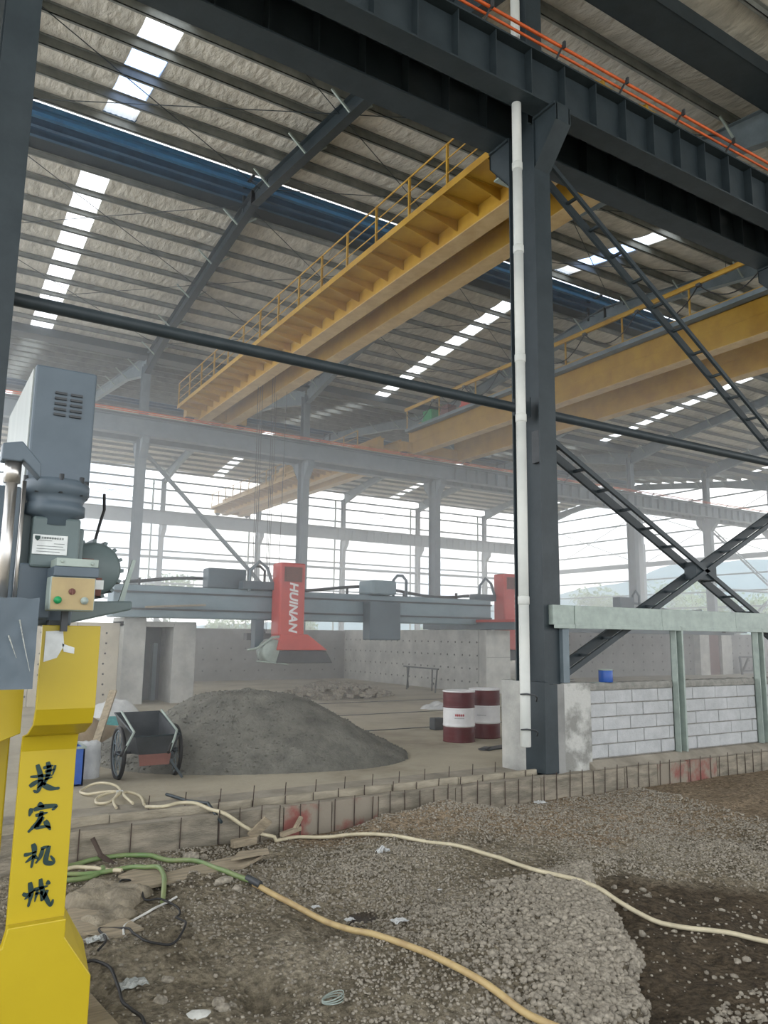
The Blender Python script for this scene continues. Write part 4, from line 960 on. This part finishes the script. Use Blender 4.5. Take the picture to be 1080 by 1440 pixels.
slab('plank', [(1.19, 6.30), (1.48, 5.92), (1.70, 6.02), (1.6, 6.45), (1.3, 6.75)], .03, 'wood', 'grey board sheet sticking out from under the cement sack', 'board', lift=-.03)
slab('timber_sill', [(1.05, 5.45), (1.19, 5.40), (1.30, 4.5), (1.0, 4.4)], .05, 'wood', 'thick board corner at the foot of the yellow machine', 'board', lift=.0, k=.96)
def sack(name, cx, cy, L, Wd, h, rz, m, lab, cat='sack'):
    q = MB(); n, k = 26, 18; vs = []
    for s in (1, 0):
        for i in range(n + 1):
            for j in range(k + 1):
                u = -1 + 2 * i / n; v = -1 + 2 * j / k; e = (1 - u ** 6) * (1 - v ** 4)
                x = u * L / 2 * (1 + .05 * noise.noise((v * 2, s, cx))); y = v * Wd / 2 * (1 + .08 * noise.noise((u * 2, s, cy)))
                X = cx + x * math.cos(rz) - y * math.sin(rz); Y = cy + x * math.sin(rz) + y * math.cos(rz)
                z = gz(X, Y) - .01 + (h * e ** .5 * (1 + .35 * noise.noise((u * 2.2, v * 2.2, cx * 3))) + .012 * noise.noise((u * 9, v * 6, 3)) if s else -.02)
                vs.append((X, Y, z))
    N = (n + 1) * (k + 1); fs = []
    for i in range(n):
        for j in range(k):
            a = i * (k + 1) + j; fs.append((a, a + k + 1, a + k + 2, a + 1))
    rim = [i * (k + 1) for i in range(n + 1)] + [n * (k + 1) + j for j in range(1, k + 1)] + [i * (k + 1) + k for i in range(n - 1, -1, -1)] + [j for j in range(k - 1, 0, -1)]
    fs += [(a, b, N + b, N + a) for a, b in zip(rim, rim[1:] + rim[:1])]
    q.add(vs, fs, True); return tag(q.build(name, m), lab, cat)
sack('cement_sack', 1.58, 6.66, .62, .40, .10, -.75, 'sack', 'crumpled brown cement sack lying behind the yellow machine')
sack('cement_sack', 1.44, 6.22, .42, .34, .07, .5, 'sack', 'flattened torn cement sack closest to the yellow machine')
q = MB(); vs = [(3.33, 5.62, 0)]; n_p = 40
for k in range(n_p): a_ = 2 * PI * k / n_p; rr = 1 + .25 * noise.noise((math.cos(a_) * 2, math.sin(a_) * 2, 8)); vs.append((3.33 + .20 * rr * math.cos(a_) + .07 * math.sin(a_), 5.62 + .16 * rr * math.sin(a_) - .10 * math.cos(a_), 0))
zp_ = gz(3.33, 5.62) + .022; q.add([(x, y, zp_) for x, y, z in vs], [(0, 1 + k, 1 + (k + 1) % n_p) for k in range(n_p)], True)
tag(q.build('puddle', 'puddle', recalc=False), 'small dark muddy puddle with white froth beside the ochre hose', 'puddle')
for i, (x, y, s, lb) in enumerate(((1.66, 4.66, .062, 'flat brick shaped stone near the bottom edge'), (1.80, 4.72, .045, 'round stone beside the flat brick shaped one'), (1.88, 4.70, .035, 'small stone in the dark hollow near the bottom'), (1.79, 4.62, .04, 'angular stone just below the dark hollow'),
                                  (2.44, 6.40, .075, 'oblong pale stone under the green hose end'), (2.52, 6.30, .05, 'smaller stone right of the oblong pale stone'), (2.50, 7.45, .085, 'big pale lump of rubble before the curb'), (2.62, 7.42, .04, 'small pale lump right of the big rubble lump'),
                                  (1.52, 4.95, .05, 'half buried stone left of the flat brick'), (1.62, 5.15, .04, 'small stone in the sand below the black cable'), (5.0, 5.0, .05, 'pale stone at the upper tip of the stone sheet'), (4.72, 3.15, .035, 'lone pale stone on the dark soil near the bottom'))):
    rock('stone', x, y, s, lb, m='stone' if i != 0 else 'conc_l', grp='larger stones on the ground', fl=(1.3, .75, .4) if i in (0, 4) else (1, .8, .6), rz=-.4 + i)
for i, (x, y, lb) in enumerate(((4.08, 6.55, 'crumpled pale paper scrap standing in the middle of the gravel'), (2.98, 5.78, 'small white scrap left of the wet hollow'), (3.2, 5.62, 'white plastic shred at the rim of the wet hollow'), (3.42, 5.24, 'larger white plastic shred right of the wet hollow'), (4.22, 5.82, 'tiny white scrap in the dark hollow'), (1.40, 5.15, 'crumpled clear film by the black cable at bottom left'), (1.30, 5.72, 'clear film strip beside the machine foot'), (7.1, 7.62, 'pale crumpled scrap at the curb below the near column'), (2.40, 4.40, 'loop of pale wire at the bottom edge'))):
    q = MB(); sz = (.06, .035, .04, .06, .02, .09, .07, .08, .07)[i]
    if i == 8:
        for k in range(3): q.tube([(x + .07 * math.cos(a) * (1 + .1 * k), y + .05 * math.sin(a + k * .3), gz(x, y) + .02 + .012 * k) for a in np.linspace(0, 2 * PI, 18)], .004, 5, cap=False)
        tag(q.build('wire_loop', 'steel_light'), lb, 'wire'); continue
    n = 9; vs = []
    for a in range(n):
        for b in range(n):
            u = (a / (n - 1) - .5) * 2; v = (b / (n - 1) - .5) * 2
            vs.append((x + sz * u, y + sz * .7 * v, gz(x, y) + .015 + (sz * 1.1 if i == 0 else sz * .35) * (.6 + noise.noise((u * 2.5 + i, v * 2.5, i))) * (1 - .5 * abs(u))))
    q.add(vs, [(a * n + b, (a + 1) * n + b, (a + 1) * n + b + 1, a * n + b + 1) for a in range(n - 1) for b in range(n - 1)])
    o = tag(q.build('litter_scrap', 'film2' if i in (5, 6) else 'bag'), lb, 'litter', 'white litter on the ground'); sm = o.modifiers.new('thick', 'SOLIDIFY'); sm.thickness = .002
c = thing('wooden_stump', (3.46, 7.62, -.2), 'short forked timber scrap standing where the pale hose meets the curb', 'timber')
q = MB(); q.bar((3.2, 7.68, -.14), (3.34, 7.58, .03), .10, .03, (0, 1, 0)); part(q, 'upright', 'wood', c)
q = MB(); q.bar((2.98, 7.62, -.17), (3.24, 7.66, -.17), .07, .07); part(q, 'foot', 'wood', c)
q = MB(); q.bar((3.5, 7.6, -.14), (3.75, 7.68, -.12), .05, .04); q.bar((3.68, 7.66, -.12), (3.78, 7.72, -.02), .04, .03); part(q, 'fork', 'wood', c)
q = MB(); q.tube([(2.75, 9.15, .06), (2.82, 8.6, .08), (2.88, 8.1, .14), (2.90, 7.74, .02)], .018, 6); tag(q.build('steel_bar', 'steel'), 'dark bent bar lying across the curb beside the hose', 'bar')
q = MB(); q.bar((1.72, 7.7, -.12), (1.84, 7.55, -.2), .035, .03); q.bar((1.66, 7.74, 0.02), (1.74, 7.68, -.14), .03, .03); tag(q.build('twig', 'rebar'), 'dark broken stick leaning at the curb foot, left', 'stick')

# ================================================================== BLUE BOX, BAG, CART
c = thing('blue_bin', (2.0, 10.5, 0), 'open blue plastic bin beside the yellow machine', 'bin')
q = MB()
a0, b0, a1, b1 = 1.70, 10.45, 2.08, 10.85
for (xa, xb, ya, yb) in ((a0, a1, b0 - .0, b0 + .02), (a0, a1, b1 - .02, b1), (a0, a0 + .02, b0, b1), (a1 - .02, a1, b0, b1)): q.span(xa, xb, ya, yb, 0, .46)
q.span(a0, a1, b0, b1, 0, .02); part(q, 'bin_body', 'bluebox', c)
q = MB()
for (xa, xb, ya, yb) in ((a0 - .01, a1 + .01, b0 - .015, b0 + .02), (a0 - .01, a1 + .01, b1 - .02, b1 + .015), (a0 - .015, a0 + .02, b0, b1), (a1 - .02, a1 + .015, b0, b1)): q.span(xa, xb, ya, yb, .45, .475)
part(q, 'bin_rim', 'steel_light', c)
q = MB(); n = 14; vs = []
for i in range(n + 1):
    for j in range(n + 1):
        u = -1 + 2 * i / n; v = j / n; vs.append((2.24 + .13 * u * (1 + .1 * noise.noise((u, v * 3, 1))), 10.9 - .1 * (1 - u * u) * (1 - v * .6), .01 + .44 * v * (1 + .06 * noise.noise((u * 3, v, 2)))))
m_ = len(vs); vs += [(x, 11.15, z) for x, y, z in vs]
fs = [(i * (n + 1) + j, (i + 1) * (n + 1) + j, (i + 1) * (n + 1) + j + 1, i * (n + 1) + j + 1) for i in range(n) for j in range(n)]
fs += [(a + m_, b + m_, c_ + m_, d + m_) for a, b, c_, d in fs] + [(i * (n + 1) + n, (i + 1) * (n + 1) + n, (i + 1) * (n + 1) + n + m_, i * (n + 1) + n + m_) for i in range(n)]
q.add(vs, fs, True); tag(q.build('woven_bag', 'bag'), 'white woven bag standing right of the blue bin', 'bag')

c = thing('hand_cart', (2.9, 10.9, 0), 'two wheeled dark steel hand cart before the gravel pile', 'cart')
def wheel(x, y):
    q = MB(); pts = [(x + .0, y + .32 * math.cos(a), .32 + .32 * math.sin(a)) for a in np.linspace(0, 2 * PI, 33)]
    q.tube(pts, .028, 8, cap=False); o = part(q, 'wheel', 'black', c)
    q = MB(); q.tube([(x, y + .285 * math.cos(a), .32 + .285 * math.sin(a)) for a in np.linspace(0, 2 * PI, 33)], .012, 6, cap=False); q.build('rim', 'steel_far', o)
    for i in range(16):
        a = 2 * PI * i / 16; q = MB(); q.tube([(x + (.03 if i % 2 else -.03), y, .32), (x, y + .285 * math.cos(a), .32 + .285 * math.sin(a))], .005, 4); q.build('spoke', 'steel_far', o)
    q = MB(); q.lathe([(.03, -.05), (.03, .05)], (x, y, .32), 10, 'x'); q.build('hub', 'dark', o)
wheel(2.56, 10.75); wheel(3.30, 10.75)
q = MB(); q.tube([(2.52, 10.75, .32), (3.34, 10.75, .32)], .018, 8); part(q, 'axle', 'dark', c)
q = MB()
TB = [(2.72, 10.35, .34), (3.14, 10.35, .34), (3.14, 10.95, .30), (2.72, 10.95, .30)]; TT = [(2.64, 10.25, .58), (3.22, 10.25, .58), (3.24, 11.35, .78), (2.62, 11.35, .78)]
q.add(TB + TT, [(0, 1, 2, 3), (0, 1, 5, 4), (1, 2, 6, 5), (2, 3, 7, 6), (3, 0, 4, 7)])
o = part(q, 'tray', 'dark', c); s_ = o.modifiers.new('sheet', 'SOLIDIFY'); s_.thickness = .006
q = MB(); q.tube(TT + [TT[0]], .012, 6); part(q, 'tray_rim', 'steel', c)
q = MB(); q.add([(2.74, 10.34, .20), (3.12, 10.34, .20), (3.14, 10.34, .34), (2.72, 10.34, .34), (2.74, 10.36, .2), (3.12, 10.36, .2), (3.14, 10.36, .34), (2.72, 10.36, .34)], [(0, 1, 2, 3), (7, 6, 5, 4), (0, 4, 5, 1), (1, 5, 6, 2), (2, 6, 7, 3), (3, 7, 4, 0)]); part(q, 'front_skirt', 'brownpaint', c)
for (x, e) in ((2.66, 2.40), (3.22, 2.98)):
    q = MB(); q.tube([(x + .04, 11.3, .80), (x, 10.4, .62), ((x + e) / 2, 10.1, .55), (e, 9.9, .42)], .016, 8); o = part(q, 'handle', 'steel_light', c)
    q = MB(); q.tube([((x + e) / 2 - .06, 10.02, .5), (e - .01, 9.89, .415)], .02, 8); q.build('grip', 'black', o)
for x in (2.78, 3.08):
    q = MB(); q.bar((x, 10.4, .34), (x + .22, 10.32, .02), .03, .03, (0, 1, 0)) if x > 3 else q.bar((x, 10.4, .34), (x + .18, 10.35, .56), .02, .02, (0, 1, 0)); part(q, 'leg', 'steel', c)

# ================================================================== YELLOW MACHINE at the left edge
c = thing('stone_machine', (.75, 4.6, -.3), 'bright yellow upright machine frame with green Chinese lettering at the left edge', 'machine')
prof = [(4.16, 1.93), (4.16, 1.52), (4.20, 1.44), (4.36, 1.38), (4.53, 1.35), (4.56, 1.27), (4.56, .42), (4.54, .33)]
q = MB(); xa, xb = .585, .862
vs = [(x, y, z) for (y, z) in prof for x in (xa, xb)] + [(x, y + .035, z - .0) for (y, z) in prof for x in (xa, xb)]; n = len(prof)
fs = [(2 * i, 2 * i + 1, 2 * i + 3, 2 * i + 2) for i in range(n - 1)] + [(2 * n + 2 * i, 2 * n + 2 * i + 1, 2 * n + 2 * i + 3, 2 * n + 2 * i + 2) for i in range(n - 1)]
fs += [(2 * i + s, 2 * i + 2 + s, 2 * n + 2 * i + 2 + s, 2 * n + 2 * i + s) for i in range(n - 1) for s in (0, 1)] + [(0, 1, 2 * n + 1, 2 * n), (2 * n - 2, 2 * n - 1, 4 * n - 1, 4 * n - 2)]
q.add(vs, fs); part(q, 'front_plate', 'myel', c, .006)
q = MB(); q.prism([(xa, .42), (xb, .42), (xb, .33), (1.005, .12), (1.005, -.34), (.30, -.34), (.30, .2), (xa - .02, .33)], 'y', 4.50, 4.56); part(q, 'base_plate', 'myel', c, .006)
q = MB(); q.add([(xb, 4.51, .40), (xb + .0, 4.72, .46), (1.0, 4.72, .22), (1.0, 4.51, .115), (xb, 4.51, .33)], [(0, 1, 2, 3, 4)]); part(q, 'base_slope', 'myel', c)
q = MB(); q.span(.32, 1.0, 4.56, 5.2, -.34, .10); part(q, 'base_box', 'myel', c, .01)
q = MB(); q.span(.18, .55, 4.75, 5.3, .1, 1.66); part(q, 'rear_column', 'myel', c, .01)
q = MB(); q.prism([(.10, 1.72), (.58, 1.72), (.58, 1.36), (.43, 1.30), (.24, .9), (.24, .1), (.10, .1)], 'y', 4.60, 4.66); part(q, 'side_web', 'myel', c, .004)
q = MB(); q.add([(.30, 4.595, 1.30), (.455, 4.595, 1.54), (.46, 4.595, 1.50), (.31, 4.595, 1.18)], [(0, 1, 2, 3)]); q.add([(.22, 4.595, 1.2), (.37, 4.595, 1.42), (.37, 4.595, 1.35), (.22, 4.595, 1.03)], [(0, 1, 2, 3)]); part(q, 'slot', 'black', c)
q = MB(); q.add([(.60, 4.155, 1.90), (.68, 4.155, 1.905), (.69, 4.155, 1.83), (.66, 4.155, 1.77), (.60, 4.155, 1.75)], [(0, 1, 2, 3, 4)]); q.add([(.68, 4.155, 1.84), (.74, 4.155, 1.82), (.74, 4.155, 1.79), (.69, 4.155, 1.8)], [(0, 1, 2, 3)]); part(q, 'paint_chip', 'paper', c)
STROKES = [[(0.0084,[(0.64,1.14),(0.68,1.14),(0.7,1.15)]),(0.0168,[(0.67,1.2),(0.69,1.14),(0.69,1.09),(0.68,1.06),(0.66,1.07)]),(0.0142,[(0.64,1.09),(0.67,1.11),(0.7,1.12)]),(0.0162,[(0.72,1.21),(0.73,1.17),(0.72,1.12),(0.71,1.09)]),(0.011,[(0.7,1.18),(0.75,1.19)]),(0.009,[(0.71,1.16),(0.76,1.17)]),(0.0084,[(0.76,1.19),(0.75,1.14)]),(0.0097,[(0.69,1.14),(0.75,1.14)]),(0.0084,[(0.71,1.12),(0.75,1.13)]),(0.0116,[(0.71,1.12),(0.7,1.1),(0.68,1.08)]),(0.0175,[(0.7,1.1),(0.73,1.08),(0.76,1.07),(0.79,1.07)])],[(0.0162,[(0.69,1.0),(0.72,0.98)]),(0.0142,[(0.66,0.98),(0.65,0.94)]),(0.0155,[(0.67,0.97),(0.71,0.98),(0.78,0.98),(0.76,0.96)]),(0.0116,[(0.68,0.94),(0.74,0.95)]),(0.0162,[(0.71,0.96),(0.7,0.91),(0.67,0.88),(0.65,0.86)]),(0.0142,[(0.72,0.93),(0.7,0.9),(0.69,0.88),(0.74,0.88),(0.76,0.87)]),(0.0168,[(0.73,0.91),(0.76,0.86)])],[(0.0116,[(0.64,0.75),(0.66,0.75),(0.7,0.76)]),(0.0162,[(0.68,0.8),(0.69,0.76),(0.68,0.68)]),(0.011,[(0.69,0.74),(0.65,0.71)]),(0.0103,[(0.69,0.74),(0.71,0.72)]),(0.0129,[(0.73,0.77),(0.72,0.73),(0.7,0.7)]),(0.0103,[(0.72,0.77),(0.76,0.78)]),(0.0162,[(0.76,0.78),(0.75,0.73),(0.75,0.7),(0.78,0.69),(0.79,0.7),(0.77,0.73)])],[(0.0116,[(0.65,0.56),(0.67,0.55),(0.71,0.57)]),(0.0162,[(0.68,0.61),(0.69,0.55),(0.68,0.49)]),(0.009,[(0.69,0.55),(0.66,0.53)]),(0.011,[(0.7,0.57),(0.77,0.58)]),(0.0078,[(0.71,0.55),(0.75,0.55)]),(0.009,[(0.72,0.57),(0.71,0.51)]),(0.009,[(0.74,0.56),(0.74,0.51)]),(0.0155,[(0.73,0.62),(0.74,0.57),(0.77,0.51),(0.79,0.48),(0.8,0.51)]),(0.0103,[(0.77,0.56),(0.75,0.52),(0.74,0.51)]),(0.0142,[(0.76,0.6),(0.78,0.59)])]]
for ch in STROKES:                                    # brush written characters, one mesh each
    q = MB()
    for w_, pts in ch:
        P = smooth([(p[0], p[1]) for p in pts], 6); n = len(P); L_ = []; R_ = []
        for i, p in enumerate(P):
            a_ = Vector(P[max(0, i - 1)]); b_ = Vector(P[min(n - 1, i + 1)]); d = (b_ - a_).normalized(); t = i / (n - 1)
            w = w_ * .70 * (.55 + .6 * math.sin(PI * min(1, t * 1.15 + .12)) if t < .85 else .75 - 3.2 * (t - .85)); nn = Vector((-d.y, d.x)) * max(w, .0008)
            L_.append((p[0] + nn.x, p[1] + nn.y)); R_.append((p[0] - nn.x, p[1] - nn.y))
        vs = [(x, 4.5555, z) for x, z in L_] + [(x, 4.5555, z) for x, z in R_] + [(x, 4.562, z) for x, z in L_] + [(x, 4.562, z) for x, z in R_]
        q.add(vs, [(i, i + 1, n + i + 1, n + i) for i in range(n - 1)] + [(i, i + 1, 2 * n + i + 1, 2 * n + i) for i in range(n - 1)] + [(n + i, n + i + 1, 3 * n + i + 1, 3 * n + i) for i in range(n - 1)] + [(0, n, 3 * n, 2 * n)])
    part(q, 'letter', 'ink', c)
# grey upper works
q = MB(); q.span(.47, .785, 4.33, 5.52, 2.60, 3.32); part(q, 'belt_guard', 'mgrey', c, .012)
q = MB(); q.span(.462, .470, 4.36, 5.5, 2.62, 3.30); part(q, 'lit_side', 'film', c)  # light on this side painted as a paler thin slab
q = MB()
for k in range(5):
    for xx in (.575, .655): q.span(xx, xx + .06, 4.318, 4.33, 3.05 + k * .03, 3.062 + k * .03)
part(q, 'louvre', 'dark', c)
q = MB(); q.box((.625, 4.326, 2.66), (.10, .004, .04)); part(q, 'guard_label', 'paper', c)
q = MB(); q.lathe([(.05, 2.68), (.15, 2.68), (.165, 2.66), (.165, 2.61), (.15, 2.6), (.135, 2.56), (.15, 2.55), (.15, 2.5), (.11, 2.49), (.11, 2.44)], (.615, 4.3, 0), 32); part(q, 'spindle_flange', 'mgrey', c)
q = MB()
for k in range(8):
    a = 2 * PI * k / 8; q.lathe([(.012, 2.60), (.012, 2.70)], (.615 + .15 * math.cos(a), 4.3 + .15 * math.sin(a), 0), 6)
part(q, 'flange_bolt', 'dark', c)
q = MB(); q.span(.505, .735, 4.2, 4.6, 2.22, 2.48); q.span(.46, .56, 4.3, 4.6, 2.1, 2.55); q.span(.70, .765, 4.26, 4.6, 2.2, 2.44); part(q, 'gear_case', 'mgreen', c, .012)
q = MB(); q.prism([(.46, 2.24), (.70, 2.24), (.62, 2.14), (.62, 1.96), (.46, 1.96)], 'y', 4.22, 4.6); q.span(.5, .74, 4.3, 4.7, 1.93, 2.2); part(q, 'lower_case', 'mgrey', c, .01)
pl_ = MB(); pl_.box((.592, 4.194, 2.335), (.165, .006, .10)); o = part(pl_, 'name_plate', 'paper', c, .002)
q = MB()
for k in range(9): q.span(.55 + k * .012, .558 + k * .012, 4.189, 4.191, 2.364, 2.374)
for k, (a, b) in enumerate(((.56, .62), (.53, .60), (.61, .66), (.53, .655), (.53, .665), (.53, .64))): q.span(a, b, 4.189, 4.191, 2.368 - k * .014, 2.371 - k * .014)
part(q, 'plate_print', 'ink_grey', c)
q = MB(); q.prism([(.518, 2.378), (.543, 2.378), (.543, 2.364), (.5305, 2.352), (.518, 2.364)], 'y', 4.188, 4.192); part(q, 'shield_emblem', 'ink', c)
# control box
q = MB(); q.span(.58, .79, 4.0, 4.12, 2.0, 2.165); o = part(q, 'control_box', 'steel_light', c, .006)
q = MB(); q.span(.586, .784, 3.994, 4.0, 2.005, 2.16); q.build('control_face', 'tan', o)
for x, mm in ((.617, 'green_btn'), (.74, 'steel_light')):
    q = MB(); q.lathe([(.018, -.012), (.018, 0)], (x, 3.994, 2.05), 16, 'y'); q.lathe([(.013, -.02), (.013, -.012)], (x, 3.994, 2.05), 16, 'y'); q.build('push_button', mm, o)
q = MB(); q.lathe([(.016, -.006), (.016, 0)], (.68, 3.994, 2.093), 16, 'y'); q.box((.68, 3.985, 2.093), (.006, .01, .028)); q.build('selector_knob', 'brownpaint', o)
q = MB(); q.span(.59, .80, 3.99, 4.2, 2.165, 2.215); part(q, 'box_lid', 'mgrey', c, .005)
q = MB(); q.span(.60, .795, 3.99, 4.18, 2.215, 2.255); q.lathe([(.008, -.01), (.008, 0)], (.625, 3.99, 2.238), 8, 'y'); q.lathe([(.008, -.01), (.008, 0)], (.765, 3.99, 2.232), 8, 'y'); part(q, 'lid_strip', 'steel_light', c, .003)
q = MB(); q.span(.66, .69, 4.1, 4.14, 1.9, 2.0); q.span(.62, .7, 4.2, 4.5, 1.925, 1.955); part(q, 'box_foot', 'dark', c)
# motor behind, table arm
q = MB(); q.lathe([(.02, -.22), (.13, -.22), (.155, -.19), (.16, .2), (.14, .25), (.02, .25)], (.90, 4.85, 2.26), 28, 'y')
for k in range(16):
    a = 2 * PI * k / 16; q.box((.90 + .165 * math.cos(a), 4.85, 2.26 + .165 * math.sin(a)), (.02, .36, .02), Matrix.Rotation(-a, 3, 'Y'))
part(q, 'motor', 'mgreen', c)
q = MB(); q.span(.74, .92, 4.5, 4.7, 2.1, 2.2); q.span(.8, .86, 4.45, 4.6, 2.16, 2.3); part(q, 'valve_block', 'brownpaint', c)
q = MB(); q.span(.845, .91, 4.40, 4.41, 2.13, 2.18); part(q, 'tag_plate', 'paper', c)
q = MB(); q.prism([(.46, 1.93), (.72, 1.93), (1.12, 2.03), (1.12, 2.08), (.80, 2.07), (.46, 2.05)], 'y', 4.6, 4.95); part(q, 'table_arm', 'mgreen', c, .01)
q = MB(); q.tube([(.90, 4.7, 2.4), (.93, 4.7, 2.55), (.95, 4.72, 2.62), (.95, 4.75, 2.72)], .009, 6); part(q, 'motor_cable', 'black', c)
q = MB(); q.prism([(1.06, 2.06), (1.09, 2.06), (1.15, 2.33), (1.13, 2.33)], 'y', 4.7, 4.72); part(q, 'stay', 'steel_light', c)
# rod, bracket and wrapped cabinet at the very edge
q = MB(); q.lathe([(.026, 1.9), (.026, 2.66)], (.372, 4.0, 0), 20); q.lathe([(.038, 2.6), (.038, 2.7)], (.372, 4.0, 0), 20); part(q, 'guide_rod', 'chrome', c)
q = MB(); q.lathe([(.010, 1.9), (.010, 2.62)], (.43, 4.02, 0), 12); part(q, 'thin_rod', 'chrome', c)
q = MB(); q.prism([(.315, 2.70), (.315, 2.78), (.40, 2.80), (.49, 2.70), (.49, 2.63), (.41, 2.71), (.40, 2.70)], 'y', 3.95, 4.05); part(q, 'rod_bracket', 'mgrey', c, .006)
q = MB(); q.span(.25, .44, 4.2, 4.7, 1.95, 2.62); part(q, 'rear_block', 'mgrey', c, .01)
q = MB(); n = 12; vs = []
for (u0, fixed) in ((0, 0),):
    for i in range(n + 1):
        for j in range(n + 1):
            x = .27 + .25 * i / n; z = 1.64 + .41 * j / n; vs.append((x, 3.86 + .012 * noise.noise((x * 18, z * 14, 1)), z + (.01 * noise.noise((x * 20, 1, 1)) if j == n else 0)))
q.add(vs, [(i * (n + 1) + j, (i + 1) * (n + 1) + j, (i + 1) * (n + 1) + j + 1, i * (n + 1) + j + 1) for i in range(n) for j in range(n)], True)
q.span(.27, .52, 3.885, 4.12, 1.64, 2.04); part(q, 'wrapped_cabinet', 'mgrey', c)
q = MB()
for L in ([(.33, 3.835, 2.02), (.345, 3.835, 1.93), (.335, 3.835, 1.86)], [(.44, 3.835, 1.95), (.47, 3.835, 1.83), (.50, 3.835, 1.72)], [(.40, 3.835, 1.88), (.44, 3.835, 1.78)], [(.34, 3.835, 1.8), (.37, 3.835, 1.68)]): q.tube(smooth(L, 5), .004, 4, r1=.001)
part(q, 'crease_highlight', 'film2', c)  # pale threads drawn in as highlights on the wrinkled wrapping

# ================================================================== OUTSIDE: trees and hills
def tree(x, y, h, r, lab, m='leaf', z0=-.6, n=1500, grp='trees beyond the open walls'):
    c = thing('tree', (x, y, z0), lab, 'tree', grp)
    q = MB(); q.tube([(x, y, z0), (x + .1 * r, y, z0 + h * .5), (x, y, z0 + h * .8)], .05 * r + .08, 7, r1=.05)
    for k in range(6):
        a = k * 1.1; q.tube([(x, y, z0 + h * (.3 + .07 * k)), (x + math.cos(a) * r * .6, y + math.sin(a) * r * .6, z0 + h * (.5 + .07 * k))], .06, 5, r1=.02)
    part(q, 'trunk', 'bark', c)
    cl = [(random.gauss(0, .45) * r, random.gauss(0, .45) * r, h * random.uniform(.35, .95), r * random.uniform(.25, .5)) for _ in range(14)]
    vs = []; fs = []
    for i in range(n):
        (a, b, d, s) = random.choice(cl); v = Vector((random.gauss(0, 1), random.gauss(0, 1), random.gauss(0, .8))).normalized() * s * random.random() ** .4
        p = Vector((x + a, y + b, z0 + d)) + v; e = Vector((random.gauss(0, 1), random.gauss(0, 1), random.gauss(0, 1))).normalized(); f = e.orthogonal().normalized(); L = random.uniform(.14, .3) * (r / 3) ** .5
        k = len(vs); vs += [p - e * L, p + f * L * .5, p + e * L, p - f * L * .5]; fs.append((k, k + 1, k + 2, k + 3))
    q = MB(); q.add(vs, fs); o = q.build('foliage', m, recalc=False); keep(o, c); o['kind'] = 'stuff'
def at(px, d, z=0):
    """point on the ground at a given depth ahead; used only to plan where trees stand"""
    t = (px - 540) / 1075.; return (d * (.519 + .85 * t), d * (.84 - .527 * t))
for (px, d, h, r, lb, mm) in ((236, 78, 8.0, 3.2, 'dark tree outside the far wall at left', 'leaf'), (812, 82, 7.5, 4.0, 'slender green tree outside the end wall, right of the near column', 'leaf2'), (856, 96, 6.5, 3.8, 'low bushy tree between two right hand columns', 'leaf2'), (925, 106, 9.5, 4.5, 'green tree behind the crossing braces', 'leaf'), (966, 122, 12, 5.0, 'tall green tree right of the crossing braces', 'leaf2'), (1008, 92, 7.5, 3.4, 'green bushy tree toward the right edge', 'leaf'), (1066, 112, 9, 4.5, 'green tree cut by the right picture edge', 'leaf2'), (322, 80, 3.6, 3.2, 'low shrub seen under the saw bridge at left', 'leaf2'), (420, 92, 3.6, 3.2, 'low shrub seen just right of the red saw head', 'leaf2'), (640, 88, 3.6, 3.5, 'low shrub outside seen past the middle column', 'leaf2')):
    tree(*at(px, d), h, r, lb, mm, n=1600)
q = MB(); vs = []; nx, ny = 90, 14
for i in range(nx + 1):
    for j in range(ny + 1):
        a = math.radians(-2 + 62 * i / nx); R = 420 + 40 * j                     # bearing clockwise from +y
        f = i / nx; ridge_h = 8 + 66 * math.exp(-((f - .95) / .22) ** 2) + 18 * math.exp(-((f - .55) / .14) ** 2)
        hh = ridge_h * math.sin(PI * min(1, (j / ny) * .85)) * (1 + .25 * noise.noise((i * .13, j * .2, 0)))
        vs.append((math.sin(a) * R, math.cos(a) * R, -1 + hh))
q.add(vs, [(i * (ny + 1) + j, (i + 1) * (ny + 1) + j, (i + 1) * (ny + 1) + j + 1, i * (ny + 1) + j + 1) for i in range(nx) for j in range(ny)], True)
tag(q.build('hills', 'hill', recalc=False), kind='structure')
c = thing('site_truck', (75, 48, -.6), 'small orange and white site cabin far behind the right pier', 'cabin')
x, y = at(1037, 84); q = MB(); q.span(x - 2.2, x + 2.2, y - 1.2, y + 1.2, -.6, 2.0); part(q, 'cabin_body', 'hose_o', c, .05)
q = MB(); q.span(x - 2.4, x + 2.4, y - 1.4, y + 1.4, 2.0, 2.2); part(q, 'cabin_roof', 'orange', c)
q = MB(); q.span(x - 1.6, x - .6, y - 1.25, y - 1.2, .4, 1.4); q.span(x + .4, x + 1.4, y - 1.25, y - 1.2, .4, 1.4); part(q, 'cabin_window', 'white', c)

# ================================================================== dusty air inside the hall
hz = bpy.data.materials.new('dusty air'); hz.use_nodes = True; n_ = hz.node_tree.nodes; n_.clear()
o_ = n_.new('ShaderNodeOutputMaterial'); v_ = n_.new('ShaderNodeVolumeScatter'); v_.inputs['Density'].default_value = .019; v_.inputs['Anisotropy'].default_value = .6; v_.inputs['Color'].default_value = (.93, .96, 1, 1)
hz.node_tree.links.new(v_.outputs[0], o_.inputs['Volume'])
q = MB(); q.span(XL - 1, XR + 1, 9.3, 57.5, -.55, 9.2)
hzo = q.build('haze', hz); tag(hzo, 'dusty haze filling the open hall', 'haze', kind='stuff')
